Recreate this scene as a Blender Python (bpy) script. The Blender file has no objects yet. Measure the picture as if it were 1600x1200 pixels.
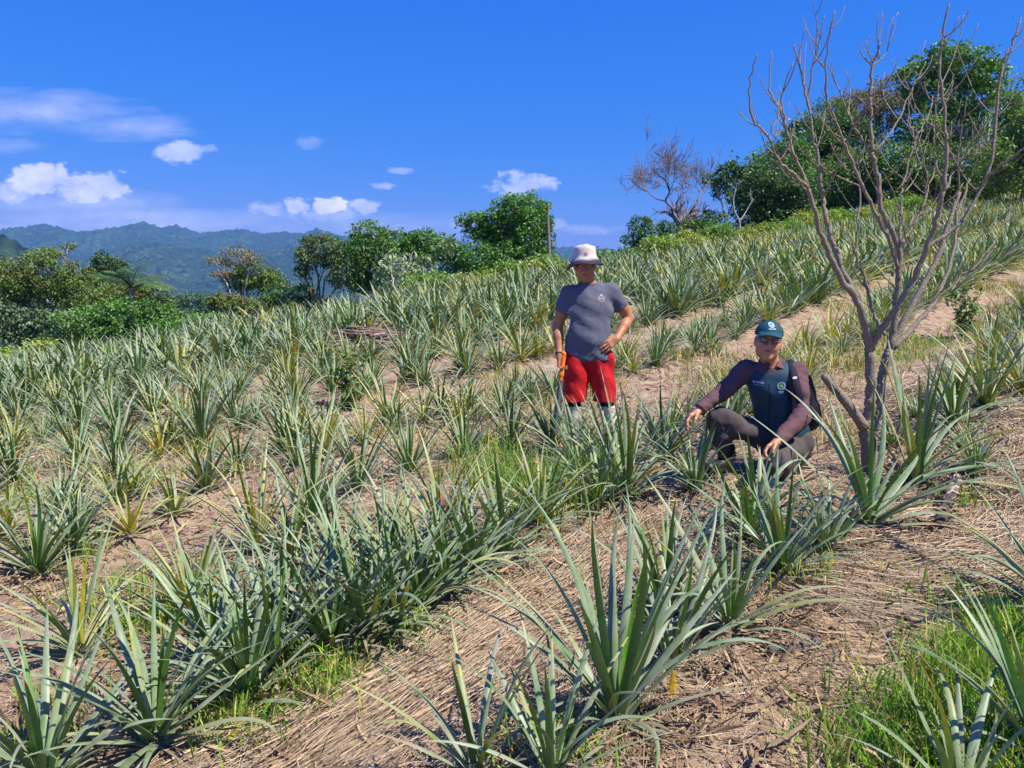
import bpy, math, random
import numpy as np
from mathutils import Vector, Matrix

R = math.radians
C = bpy.context.scene.collection
SC = bpy.context.scene

# ------------------------------------------------------------------ camera
EYE = 1.6
PITCH = R(7.6)
FPX = 1200.0
cam_d = bpy.data.cameras.new('camera')
cam = bpy.data.objects.new('camera', cam_d); C.objects.link(cam)
cam_d.sensor_width = 36; cam_d.lens = 36 * FPX / 1600.0
cam_d.clip_start = 0.05; cam_d.clip_end = 20000
cam.location = (0, 0, EYE)
cam.rotation_euler = (R(90) - PITCH, 0, 0)
SC.camera = cam

# ------------------------------------------------------------------ light
SUN_EL, SUN_AZ = R(57), math.atan2(0.86, -0.5)      # azimuth from +Y towards +X
SUN_DIR = Vector((math.cos(SUN_EL) * math.sin(SUN_AZ), math.cos(SUN_EL) * math.cos(SUN_AZ), math.sin(SUN_EL)))
sun_d = bpy.data.lights.new('sun', 'SUN'); sun_d.energy = 5.0; sun_d.angle = R(0.5); sun_d.color = (1.0, 0.92, 0.78)
sun = bpy.data.objects.new('sun', sun_d); C.objects.link(sun)
sun.rotation_euler = SUN_DIR.to_track_quat('Z', 'Y').to_euler()
sun.location = (20, -10, 40)
SC.view_settings.view_transform = 'Standard'; SC.view_settings.look = 'None'
SC.view_settings.gamma = 1; SC.view_settings.use_curve_mapping = False
SC.view_settings.exposure = 0.72
try:
    SC.cycles.max_bounces = 6; SC.cycles.diffuse_bounces = 3; SC.cycles.glossy_bounces = 2
    SC.cycles.transmission_bounces = 3; SC.cycles.transparent_max_bounces = 6; SC.cycles.volume_bounces = 0
    SC.cycles.use_denoising = True
except Exception: pass

CP, SP = math.cos(PITCH), math.sin(PITCH)
def ray(px, py):
    u = (px - 800) / FPX; v = (py - 600) / FPX
    return (u, CP - v * SP, -SP - v * CP)
def at(px, py, Y):
    """world point seen at photo pixel (px,py) at forward distance Y"""
    d = ray(px, py); k = Y / d[1]
    return Vector((d[0] * k, Y, EYE + d[2] * k))

# ---- world: Nishita sky with a few fair-weather clouds
W = bpy.data.worlds.new('World'); SC.world = W; W.use_nodes = True
nt = W.node_tree; nt.nodes.clear()
def N(tree, typ, **kw):
    n = tree.nodes.new(typ)
    for k, v in kw.items(): setattr(n, k, v)
    return n
def lk(tree, a, b): tree.links.new(a, b)
def mth(tree, op, a, b=None, c=None, clamp=False):
    n = tree.nodes.new('ShaderNodeMath'); n.operation = op; n.use_clamp = clamp
    for i, x in enumerate((a, b, c)):
        if x is None: continue
        if isinstance(x, (int, float)): n.inputs[i].default_value = x
        else: tree.links.new(x, n.inputs[i])
    return n.outputs[0]
def vmth(tree, op, a, b=None):
    n = tree.nodes.new('ShaderNodeVectorMath'); n.operation = op
    for i, x in enumerate((a, b)):
        if x is None: continue
        if isinstance(x, (tuple, list)): n.inputs[i].default_value = x
        else: tree.links.new(x, n.inputs[i])
    return n.outputs['Value'] if op in ('LENGTH', 'DOT_PRODUCT') else n.outputs[0]
def mixc(tree, fac, a, b, blend='MIX'):
    n = tree.nodes.new('ShaderNodeMix'); n.data_type = 'RGBA'; n.blend_type = blend
    for idx, x in ((0, fac), (6, a), (7, b)):
        if isinstance(x, (int, float)): n.inputs[idx].default_value = x
        elif isinstance(x, (tuple, list)): n.inputs[idx].default_value = (*x[:3], 1)
        else: tree.links.new(x, n.inputs[idx])
    return n.outputs[2]
def noise_t(tree, vec, scale, detail=3, rough=0.55, w=None):
    n = tree.nodes.new('ShaderNodeTexNoise'); n.inputs['Scale'].default_value = scale
    n.inputs['Detail'].default_value = detail; n.inputs['Roughness'].default_value = rough
    if vec is not None: tree.links.new(vec, n.inputs['Vector'])
    return n
def ramp(tree, fac, stops):
    n = tree.nodes.new('ShaderNodeValToRGB'); e = n.color_ramp.elements
    while len(e) < len(stops): e.new(0.5)
    for i, (p, c) in enumerate(stops):
        e[i].position = p; e[i].color = (*c, 1) if len(c) == 3 else c
    tree.links.new(fac, n.inputs[0]); return n.outputs[0]

sky = N(nt, 'ShaderNodeTexSky', sky_type='NISHITA', sun_disc=False)
sky.sun_elevation = SUN_EL; sky.sun_rotation = SUN_AZ
sky.air_density = 1.0; sky.dust_density = 0.6; sky.ozone_density = 3.0; sky.altitude = 300
SKY_MUL = (0.014, 0.80, 5.3)
SKY_GAM = (3.3, 0.72, 0.26)
_s = N(nt, 'ShaderNodeSeparateColor'); lk(nt, sky.outputs[0], _s.inputs[0]); _c = N(nt, 'ShaderNodeCombineColor')
for _i in range(3): lk(nt, mth(nt, 'MULTIPLY', mth(nt, 'POWER', _s.outputs[_i], SKY_GAM[_i]), SKY_MUL[_i]), _c.inputs[_i])
skyc = _c.outputs[0]
tc = N(nt, 'ShaderNodeTexCoord')
sep = N(nt, 'ShaderNodeSeparateXYZ'); lk(nt, tc.outputs['Generated'], sep.inputs[0])
yy = mth(nt, 'MAXIMUM', sep.outputs[1], 0.05)
uu = mth(nt, 'DIVIDE', sep.outputs[0], yy); vv = mth(nt, 'DIVIDE', sep.outputs[2], yy)
comb = N(nt, 'ShaderNodeCombineXYZ'); lk(nt, uu, comb.inputs[0]); lk(nt, vv, comb.inputs[1])
uv = comb.outputs[0]
st = vmth(nt, 'MULTIPLY', uv, (1.0, 1.7, 1.0))
fb = noise_t(nt, st, 20, 7, 0.66).outputs[0]
fb2 = noise_t(nt, st, 5, 4, 0.6).outputs[0]
fb3 = noise_t(nt, vmth(nt, 'MULTIPLY', uv, (3.0, 14.0, 1.0)), 1.6, 5, 0.65).outputs[0]
def cloud_blob(px, py, rx, ry, k, strength, wispy=False):
    d = ray(px, py); cu, cv = d[0] / d[1], d[2] / d[1]
    q = vmth(nt, 'SUBTRACT', uv, (cu, cv, 0))
    q = vmth(nt, 'MULTIPLY', q, (FPX / rx, FPX / ry, 0))
    l = vmth(nt, 'LENGTH', q)
    m = mth(nt, 'SUBTRACT', 1.0, l)
    nz = mth(nt, 'SUBTRACT', fb3 if wispy else fb, 0.5)
    m = mth(nt, 'MULTIPLY_ADD', nz, 2.4 if wispy else 3.3, m)
    m = mth(nt, 'MULTIPLY', m, k, clamp=True)
    return mth(nt, 'MULTIPLY', m, strength)
blobs = [(72, 282, 52, 30, 2.2, .80), (112, 292, 50, 22, 2.0, .75), (160, 287, 48, 20, 2.0, .70), (25, 300, 42, 16, 1.6, .6),
         (285, 238, 52, 14, 1.5, .50), (465, 322, 26, 14, 2.2, .9), (508, 322, 26, 13, 2.2, .95), (572, 324, 20, 13, 2, .6),
         (425, 326, 34, 13, 1.5, .5), (505, 338, 90, 16, 1.0, .45), (820, 288, 48, 18, 1.8, .55), (592, 290, 24, 7, 1.5, .45),
         (628, 267, 20, 6, 1.5, .35), (487, 222, 18, 10, 1, .2), (930, 358, 46, 9, 1.2, .32), (868, 350, 18, 8, 1.2, .35), (720, 352, 30, 10, 1, .3)]
acc = None
for b in blobs:
    m = cloud_blob(b[0], b[1], b[2] * 1.1, b[3] * 1.1, b[4] * 1.4, b[5]); acc = m if acc is None else mth(nt, 'MAXIMUM', acc, m)
for b in [(60, 175, 190, 36, 1.0, .40), (190, 198, 130, 24, 1.0, .34), (20, 228, 60, 14, 1.0, .25), (230, 345, 360, 30, 1.0, .52), (120, 318, 220, 26, 1.0, .45), (560, 355, 300, 28, .9, .42)]:
    m = cloud_blob(*b, wispy=True); acc = mth(nt, 'MAXIMUM', acc, m)
front = mth(nt, 'GREATER_THAN', sep.outputs[1], 0.06)
acc = mth(nt, 'MULTIPLY', acc, front)
ccol = mixc(nt, mth(nt, 'MULTIPLY_ADD', mth(nt, 'SUBTRACT', fb, .5), 3.0, .55, clamp=True), (6.0, 6.2, 10.5), (13.0, 12.2, 13.2))
skyf = mixc(nt, acc, skyc, ccol)
bg = N(nt, 'ShaderNodeBackground'); bg.inputs['Strength'].default_value = 0.069
lk(nt, skyf, bg.inputs[0])
wo = N(nt, 'ShaderNodeOutputWorld'); lk(nt, bg.outputs[0], wo.inputs[0])

# ------------------------------------------------------------------ helpers
def tag(o, label=None, cat=None, group=None, kind=None):
    if label: o['label'] = label
    if cat: o['category'] = cat
    if group: o['group'] = group
    if kind: o['kind'] = kind
    return o
def empty(name, loc=(0, 0, 0), rz=0, scale=1):
    o = bpy.data.objects.new(name, None); C.objects.link(o)
    o.location = loc; o.rotation_euler = (0, 0, rz); o.scale = (scale,) * 3; o.empty_display_size = 0.2
    return o
def mesh_np(name, V, F, col=None, smooth=True):
    """V (n,3); F (m,k) one polygon size; col (n,3)"""
    V = np.ascontiguousarray(V, dtype=np.float32)
    Fs = F if isinstance(F, list) else [F]
    me = bpy.data.meshes.new(name)
    me.vertices.add(len(V)); me.vertices.foreach_set('co', V.ravel())
    loops = np.concatenate([f.ravel() for f in Fs]).astype(np.int32)
    tot = np.concatenate([np.full(len(f), f.shape[1], np.int32) for f in Fs])
    st = np.concatenate([[0], np.cumsum(tot)[:-1]]).astype(np.int32)
    me.loops.add(len(loops)); me.loops.foreach_set('vertex_index', loops)
    me.polygons.add(len(tot)); me.polygons.foreach_set('loop_start', st); me.polygons.foreach_set('loop_total', tot)
    if smooth: me.polygons.foreach_set('use_smooth', np.ones(len(tot), bool))
    if col is not None:
        a = me.color_attributes.new('Col', 'FLOAT_COLOR', 'POINT')
        c4 = np.ones((len(V), 4), np.float32); c4[:, :3] = col; a.data.foreach_set('color', c4.ravel())
    me.update(calc_edges=True); return me
def mesh_obj(name, me, mat=None, parent=None, loc=(0, 0, 0)):
    o = bpy.data.objects.new(name, me); C.objects.link(o)
    if mat is not None and not me.materials: me.materials.append(mat)
    o.location = loc
    if parent: o.parent = parent
    return o
class MB:
    def __init__(s): s.V = []; s.Q = []; s.T = []; s.Cc = []; s.n = 0
    def add(s, V, F, col=(1, 1, 1)):
        V = np.asarray(V, dtype=np.float64).reshape(-1, 3)
        F = np.asarray(F, dtype=np.int64)
        (s.Q if F.shape[1] == 4 else s.T).append(F + s.n)
        c = np.asarray(col, dtype=np.float64)
        s.Cc.append(np.broadcast_to(c, (len(V), 3)) if c.ndim == 1 else c)
        s.V.append(V); s.n += len(V)
    def build(s, name, mat=None, parent=None, loc=(0, 0, 0), smooth=True):
        V = np.concatenate(s.V); V = V - np.array(loc)
        F = [np.concatenate(x) for x in (s.Q, s.T) if x]
        return mesh_obj(name, mesh_np(name, V, F, np.concatenate(s.Cc), smooth), mat, parent, loc)
def catmull(P, n=4):
    P = np.asarray(P, float); 
    if len(P) < 3: 
        t = np.linspace(0, 1, n + 1)[:, None]; return P[0] * (1 - t) + P[-1] * t
    A = np.vstack([2 * P[0] - P[1], P, 2 * P[-1] - P[-2]]); out = []
    for i in range(1, len(A) - 2):
        for k in range(n):
            t = k / n; p0, p1, p2, p3 = A[i - 1:i + 3]
            out.append(0.5 * ((2 * p1) + (-p0 + p2) * t + (2 * p0 - 5 * p1 + 4 * p2 - p3) * t * t + (-p0 + 3 * p1 - 3 * p2 + p3) * t ** 3))
    out.append(P[-1]); return np.array(out)
def tube_geo(P, rad, sides=8, cap=True):
    P = np.asarray(P, float); n = len(P); rad = np.broadcast_to(np.asarray(rad, float), (n,))
    T = np.gradient(P, axis=0); T /= np.linalg.norm(T, axis=1)[:, None] + 1e-9
    ref = np.array([0, 0, 1.0]) if abs(T[0, 2]) < 0.9 else np.array([1.0, 0, 0])
    U = np.zeros_like(P); u = np.cross(T[0], ref); u /= np.linalg.norm(u)
    for i in range(n):
        u = u - T[i] * np.dot(u, T[i]); u /= np.linalg.norm(u) + 1e-9; U[i] = u
    Wv = np.cross(T, U); a = np.arange(sides) * 2 * np.pi / sides
    V = P[:, None] + rad[:, None, None] * (U[:, None] * np.cos(a)[None, :, None] + Wv[:, None] * np.sin(a)[None, :, None])
    V = V.reshape(-1, 3); i = np.arange(n - 1)[:, None] * sides; j = np.arange(sides)[None]; j2 = (j + 1) % sides
    F = np.stack([i + j, i + j2, i + sides + j2, i + sides + j], -1).reshape(-1, 4)
    if cap:
        V = np.vstack([V, P[0], P[-1]]); b0, b1 = n * sides, n * sides + 1
        jj = np.arange(sides); kk = (jj + 1) % sides; e = (n - 1) * sides
        T1 = np.stack([np.full(sides, b0), kk, jj], 1); T2 = np.stack([np.full(sides, b1), e + jj, e + kk], 1)
        return V, F, np.vstack([T1, T2])
    return V, F, None
def add_tube(mb, P, rad, sides=8, col=(1, 1, 1)):
    V, F, T = tube_geo(P, rad, sides); mb.add(V, F, col)
    if T is not None:
        s0 = mb.n - len(V); mb.T.append(T + s0)
# value noise
def _h(ix, iy, s):
    n = (ix * 374761393 + iy * 668265263 + s * 1442695041) & 0x7fffffff
    n = ((n ^ (n >> 13)) * 1274126177) & 0x7fffffff
    n = n ^ (n >> 16)
    return (n & 0xffff) / 65535.0
def vn(x, y, s=0):
    x = np.asarray(x, float); y = np.asarray(y, float)
    ix = np.floor(x).astype(np.int64); iy = np.floor(y).astype(np.int64); fx = x - ix; fy = y - iy
    fx = fx * fx * (3 - 2 * fx); fy = fy * fy * (3 - 2 * fy)
    a = _h(ix, iy, s) * (1 - fx) + _h(ix + 1, iy, s) * fx; b = _h(ix, iy + 1, s) * (1 - fx) + _h(ix + 1, iy + 1, s) * fx
    return a * (1 - fy) + b * fy
def fbm(x, y, o=4, s=0, g=0.5):
    r = 0; a = 1; t = 0
    for i in range(o):
        r = r + a * vn(x * 2 ** i + 17.3 * i, y * 2 ** i + 5.1 * i, s + i); t += a; a *= g
    return r / t
def sstep(a, b, x):
    t = np.clip((x - a) / (b - a), 0, 1); return t * t * (3 - 2 * t)

# ------------------------------------------------------------------ terrain
ROWD = np.array([0.656, 0.755]); ROWN = np.array([-0.755, 0.656])
ROW0, ROWS = 1.15, 1.80
def row_bend(s): return 0.9 * (1 - sstep(3.5, 8.5, s))
EX = [-120, -60, -25, -11, 0, 8.7, 30, 60, 120]; EY = [6, 9, 13, 17, 20, 30, 45, 62, 80]
PINS = [[0.63, 6.2, 1.25, 0.0], [1.56, 4.85, 0.75, 0.0], [2.3, 4.9, 0.75, 0.0]]
def edge_y(x): return np.interp(x, EX, EY)
def H(x, y):
    x = np.asarray(x, float); y = np.asarray(y, float)
    xs = 110 * np.tanh(x / 110); ys = 110 * np.tanh(y / 110)
    z = -0.15 + 0.10 * xs + 0.07 * ys
    z = z - 0.55 * sstep(-1, -13, x) * sstep(3, 15, y) + 0.25 * sstep(7, 24, x) * sstep(14, 40, y)
    for cx_, cy_, cs_, ca_ in PINS: z = z + ca_ * np.exp(-((x - cx_) ** 2 + (y - cy_) ** 2) / (cs_ * cs_))
    d = (y - edge_y(x)) * 0.85; dp = np.maximum(d, 0)
    s = 0.12 + 0.30 * (1 - sstep(-2, 12, x))
    z = z - s * dp * dp / (dp + 9)
    r = np.hypot(x, y)
    infield = 1 - sstep(-1, 3, d)
    q = x * ROWN[0] + y * ROWN[1] - row_bend(x * ROWD[0] + y * ROWD[1]) * sstep(2.8, 3.6, x * ROWN[0] + y * ROWN[1])
    wob = (fbm(x * .5, y * .5, 2, 31) - .5) * .35
    z = z + infield * (0.05 * np.cos(2 * np.pi * (q + wob - ROW0) / ROWS)) * sstep(60, 20, r)
    z = z + (fbm(x * 0.25, y * 0.25, 3, 3) - .5) * 0.22 * sstep(0, 4, r)
    z = z + (fbm(x * 2.2, y * 2.2, 4, 9) - .5) * 0.07
    val = -38 + 10 * (fbm(x / 260, y / 260, 3, 21) - .5)
    k = sstep(70, 520, r)
    return z * (1 - k) + val * k
def Hf(x, y): return float(H(x, y))
for _it in range(14):          # gentle rises and dips of the slope at known spots
    for p_, tz in zip(PINS, (.18, .36, .345)): p_[3] += tz - Hf(p_[0], p_[1])
def hit(px, py, far=120):
    d = np.array(ray(px, py)); t = np.linspace(1.0, far, 6000)
    P = d[None] * t[:, None]; P[:, 2] += EYE
    below = P[:, 2] < H(P[:, 0], P[:, 1])
    i = int(np.argmax(below)) if below.any() else len(t) - 1
    return P[i]
def to_px(p):
    x, y, z = p[0], p[1], p[2] - EYE
    f = y * CP - z * SP; dn = -(y * SP + z * CP)
    return 800 + FPX * x / f, 600 + FPX * dn / f

def mat_new(name):
    m = bpy.data.materials.new(name); m.use_nodes = True
    t = m.node_tree; b = t.nodes['Principled BSDF']; return m, t, b
def simple_mat(name, col, rough=0.7, nscale=30, namp=0.25, bump=0.3, bscale=120, spec=0.3, metal=0.0, attr=False):
    m, t, b = mat_new(name)
    g = N(t, 'ShaderNodeTexCoord').outputs['Object']
    n = noise_t(t, g, nscale, 4).outputs[0]
    if attr:
        a = N(t, 'ShaderNodeAttribute', attribute_name='Col'); base = a.outputs['Color']
        c = mixc(t, 1.0, base, ramp(t, n, [(0.25, (1 - namp,) * 3), (0.75, (1 + namp,) * 3)]), 'MULTIPLY')
    else:
        c = mixc(t, n, tuple(x * (1 - namp) for x in col), tuple(min(1, x * (1 + namp)) for x in col))
    lk(t, c, b.inputs['Base Color']); b.inputs['Roughness'].default_value = rough
    b.inputs['Specular IOR Level'].default_value = spec; b.inputs['Metallic'].default_value = metal
    if bump:
        bn = noise_t(t, g, bscale, 4).outputs[0]; bp = N(t, 'ShaderNodeBump'); bp.inputs['Strength'].default_value = bump
        bp.inputs['Distance'].default_value = 0.01; lk(t, bn, bp.inputs['Height']); lk(t, bp.outputs[0], b.inputs['Normal'])
    return m

# ground material
gm, t, b = mat_new('ground_soil')
geo = N(t, 'ShaderNodeNewGeometry'); P_ = geo.outputs['Position']
zone = N(t, 'ShaderNodeAttribute', attribute_name='Col'); zs = N(t, 'ShaderNodeSeparateColor'); lk(t, zone.outputs['Color'], zs.inputs[0])
n1 = noise_t(t, P_, 1.3, 5, .6).outputs[0]; n2 = noise_t(t, P_, 9, 6, .7).outputs[0]; n3 = noise_t(t, P_, 60, 5, .7).outputs[0]
rowm = N(t, 'ShaderNodeMapping'); rowm.inputs['Rotation'].default_value = (0, 0, -R(40)); rowm.inputs['Scale'].default_value = (18, 160, 18)
lk(t, P_, rowm.inputs[0])
fib = noise_t(t, rowm.outputs[0], 1.0, 4, .7).outputs[0]
soil = ramp(t, n2, [(0.30, (0.155, 0.095, 0.062)), (0.48, (0.345, 0.245, 0.178)), (0.70, (0.49, 0.375, 0.285))])
straw = ramp(t, fib, [(0.30, (0.13, 0.085, 0.05)), (0.5, (0.36, 0.25, 0.155)), (0.68, (0.55, 0.42, 0.28))])
wst = mth(t, 'MULTIPLY_ADD', mth(t, 'SUBTRACT', n1, .5), 2.5, zs.outputs[1], clamp=True)
dirt = mixc(t, wst, soil, straw)
dark = mth(t, 'MULTIPLY', mth(t, 'SUBTRACT', n3, .56, clamp=True), 4.0, clamp=True)
dirt = mixc(t, dark, dirt, (0.07, 0.045, 0.03))
grn = ramp(t, noise_t(t, P_, 3, 5, .7).outputs[0], [(0.3, (0.02, 0.045, 0.010)), (0.55, (0.06, 0.11, 0.022)), (0.75, (0.12, 0.15, 0.045))])
valg = ramp(t, noise_t(t, P_, .012, 6, .7).outputs[0], [(0.35, (0.012, 0.028, 0.008)), (0.55, (0.03, 0.055, 0.016)), (0.7, (0.07, 0.085, 0.03))])
grn = mixc(t, zs.outputs[2], grn, valg)
c = mixc(t, zs.outputs[0], grn, dirt)
lk(t, c, b.inputs['Base Color']); b.inputs['Roughness'].default_value = 0.95; b.inputs['Specular IOR Level'].default_value = 0.1
bp = N(t, 'ShaderNodeBump'); bp.inputs['Strength'].default_value = 0.9; bp.inputs['Distance'].default_value = 0.025
hh = mth(t, 'ADD', mth(t, 'ADD', n2, mth(t, 'MULTIPLY', n3, .35)), mth(t, 'MULTIPLY', fib, .3))
lk(t, hh, bp.inputs['Height']); lk(t, bp.outputs[0], b.inputs['Normal'])

def build_ground():
    az = np.concatenate([np.linspace(-180, -52, 60, endpoint=False), np.linspace(-52, 52, 900), np.linspace(52, 180, 61)[1:-1]])
    az = np.radians(az); rr = np.concatenate([[0.02], np.geomspace(0.4, 5200, 620)])
    A, Rr = np.meshgrid(az, rr); X = Rr * np.sin(A); Y = Rr * np.cos(A); Z = H(X, Y)
    clod = (fbm(X * 7, Y * 7, 4, 77, .6) - .5) * 0.055 * (1 - sstep(6, 16, Rr))
    Z = Z + clod
    na, nr = len(az), len(rr)
    i = np.arange(nr - 1)[:, None] * na; j = np.arange(na)[None]; j2 = (j + 1) % na
    F = np.stack([i + j, i + j2, i + na + j2, i + na + j], -1).reshape(-1, 4)
    d = (Y - edge_y(X)); infield = 1 - sstep(-0.5, 2.5, d + 2 * (fbm(X * .6, Y * .6, 3, 5) - .5))
    q = X * ROWN[0] + Y * ROWN[1]
    near = (1 - sstep(4, 9, Rr)); right = sstep(1.8, 0.6, q - 0.35 * X)
    str_ = np.clip(0.12 + 0.85 * near * right, 0, 1)
    far = sstep(80, 300, Rr)
    col = np.stack([infield, str_, far], -1).reshape(-1, 3)
    V = np.stack([X, Y, Z], -1).reshape(-1, 3)
    o = mesh_obj('ground', mesh_np('ground', V, F[:, ::-1], col), gm); tag(o, 'dry tan soil slope of the pineapple field', None, None, 'structure')
build_ground()

# ------------------------------------------------------------------ hills
hm, t, b = mat_new('forested_hills')
P_ = N(t, 'ShaderNodeNewGeometry').outputs['Position']
vo = N(t, 'ShaderNodeTexVoronoi'); vo.inputs['Scale'].default_value = 0.055; lk(t, P_, vo.inputs['Vector'])
vo2 = N(t, 'ShaderNodeTexVoronoi'); vo2.inputs['Scale'].default_value = 0.025; lk(t, P_, vo2.inputs['Vector'])
nn = noise_t(t, P_, .006, 5, .65).outputs[0]
c1 = ramp(t, nn, [(0.32, (0.010, 0.026, 0.010)), (0.55, (0.022, 0.046, 0.015)), (0.72, (0.045, 0.070, 0.022))])
sv = N(t, 'ShaderNodeSeparateColor'); lk(t, vo.outputs['Color'], sv.inputs[0])
c2 = mixc(t, 1.0, c1, ramp(t, sv.outputs[0], [(0, (.3, .35, .4)), (1, (2.0, 1.8, 1.6))]), 'MULTIPLY')
lk(t, c2, b.inputs['Base Color']); b.inputs['Roughness'].default_value = .95; b.inputs['Specular IOR Level'].default_value = .05
bp = N(t, 'ShaderNodeBump'); bp.inputs['Strength'].default_value = 1.0; bp.inputs['Distance'].default_value = 16; bp.invert = True
lk(t, mth(t, 'ADD', vo.outputs['Distance'], mth(t, 'MULTIPLY', vo2.outputs['Distance'], 1.4)), bp.inputs['Height']); lk(t, bp.outputs[0], b.inputs['Normal'])
def build_hills():
    az = np.radians(np.linspace(-62, 62, 1500)); rr = np.concatenate([np.linspace(650, 2100, 70, endpoint=False), np.linspace(2100, 5000, 150)])
    A, Rr = np.meshgrid(az, rr); X = Rr * np.sin(A); Y = Rr * np.cos(A)
    PX = 800 + FPX * np.tan(A)
    def prof(xs, ys, r): return (440 - np.interp(PX, xs, ys)) / FPX * r * np.cos(A) * 0.985 + EYE
    far = prof([-1500, -900, -500, -200, 0, 50, 85, 110, 130, 165, 200, 238, 258, 285, 320, 350, 385, 420, 450, 480, 500, 540, 620, 700, 800, 870, 960, 1100, 1400, 2500],
               [368, 350, 362, 352, 363, 358, 353, 360, 366, 362, 357, 350, 358, 355, 367, 364, 361, 368, 365, 368, 360, 372, 366, 378, 384, 388, 392, 396, 380, 370], 4100)
    mid = prof([-1500, -700, -200, 0, 60, 120, 180, 215, 260, 320, 370, 420, 480, 560, 700, 860, 1000, 2500],
               [400, 392, 405, 398, 412, 414, 396, 386, 383, 392, 398, 392, 385, 398, 400, 402, 405, 400], 2900)
    nea = prof([-1500, -300, -60, 0, 25, 45, 75, 110, 2500], [380, 370, 366, 372, 378, 388, 410, 480, 520], 1150)
    sp = fbm(X / 420, Y / 420, 4, 41); sp2 = fbm(X / 150, Y / 150, 3, 47)
    def rid(z, r0, wf, wb): 
        d = Rr - r0 + (sp - .5) * 0
        g = np.where(d < 0, np.exp(-(d / wf) ** 2), np.exp(-(d / wb) ** 2)); return g
    base = -46 + 10 * (fbm(X / 260, Y / 260, 3, 21) - .5)
    g1, g2, g3 = rid(far, 4100, 800, 500), rid(mid, 2900, 620, 420), rid(nea, 1150, 260, 200)
    def comb(z, g): # keep the crest, carve spurs on the flanks
        fl = 1 - g; return base + (z - base) * np.clip(g - fl * (0.9 * np.abs(sp - .5) * 2) * g + fl * (sp2 - .5) * .35 * g, 0, 1.2)
    Z = np.maximum(np.maximum(comb(far, g1), comb(mid, g2)), comb(nea, g3))
    up = sstep(-35, 10, Z)
    Z = Z + up * ((fbm(X / 22, Y / 22, 3, 61, .7) - .5) * 26 + (vn(X / 11, Y / 11, 65) - .5) * 15)
    na, nr = len(az), len(rr); i = np.arange(nr - 1)[:, None] * na; j = np.arange(na - 1)[None]
    F = np.stack([i + j, i + na + j, i + na + j + 1, i + j + 1], -1).reshape(-1, 4)
    o = mesh_obj('hills', mesh_np('hills', np.stack([X, Y, Z], -1).reshape(-1, 3), F), hm)
    tag(o, 'blue hazy forested hills along the horizon', None, None, 'structure')
build_hills()

# ------------------------------------------------------------------ pineapple plants
def leaf_material(name, rough=0.42, back=(0.33, 0.38, 0.28), backf=0.50, trans=0.14, streak=True):
    m, t, b = mat_new(name)
    a = N(t, 'ShaderNodeAttribute', attribute_name='Col').outputs['Color']
    g = N(t, 'ShaderNodeNewGeometry')
    n = noise_t(t, g.outputs['Position'], 35, 3, .6).outputs[0]
    c = mixc(t, 1.0, a, ramp(t, n, [(0.3, (.78, .80, .78)), (0.7, (1.2, 1.18, 1.2))]), 'MULTIPLY')
    if backf: 
        f = mth(t, 'MULTIPLY', g.outputs['Backfacing'], mth(t, 'MULTIPLY_ADD', mth(t, 'SUBTRACT', noise_t(t, g.outputs['Position'], 9, 2).outputs[0], .5), 1.6, backf, clamp=True), clamp=True); c = mixc(t, f, c, back)
    lk(t, c, b.inputs['Base Color']); b.inputs['Roughness'].default_value = rough
    b.inputs['Specular IOR Level'].default_value = 0.35
    tr = N(t, 'ShaderNodeBsdfTranslucent'); lk(t, mixc(t, 1.0, c, (1.25, 1.3, 0.55), 'MULTIPLY'), tr.inputs[0])
    ms = N(t, 'ShaderNodeMixShader'); ms.inputs[0].default_value = trans
    lk(t, b.outputs[0], ms.inputs[1]); lk(t, tr.outputs[0], ms.inputs[2])
    lk(t, ms.outputs[0], t.nodes['Material Output'].inputs[0]); return m
PINE = leaf_material('pineapple_leaf')
GRASSM = leaf_material('grass_blade', rough=.6, backf=0, trans=.25)
LEAFM = leaf_material('tree_leaf', rough=.5, back=(0.14, 0.20, 0.10), backf=.25, trans=.22)

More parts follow.
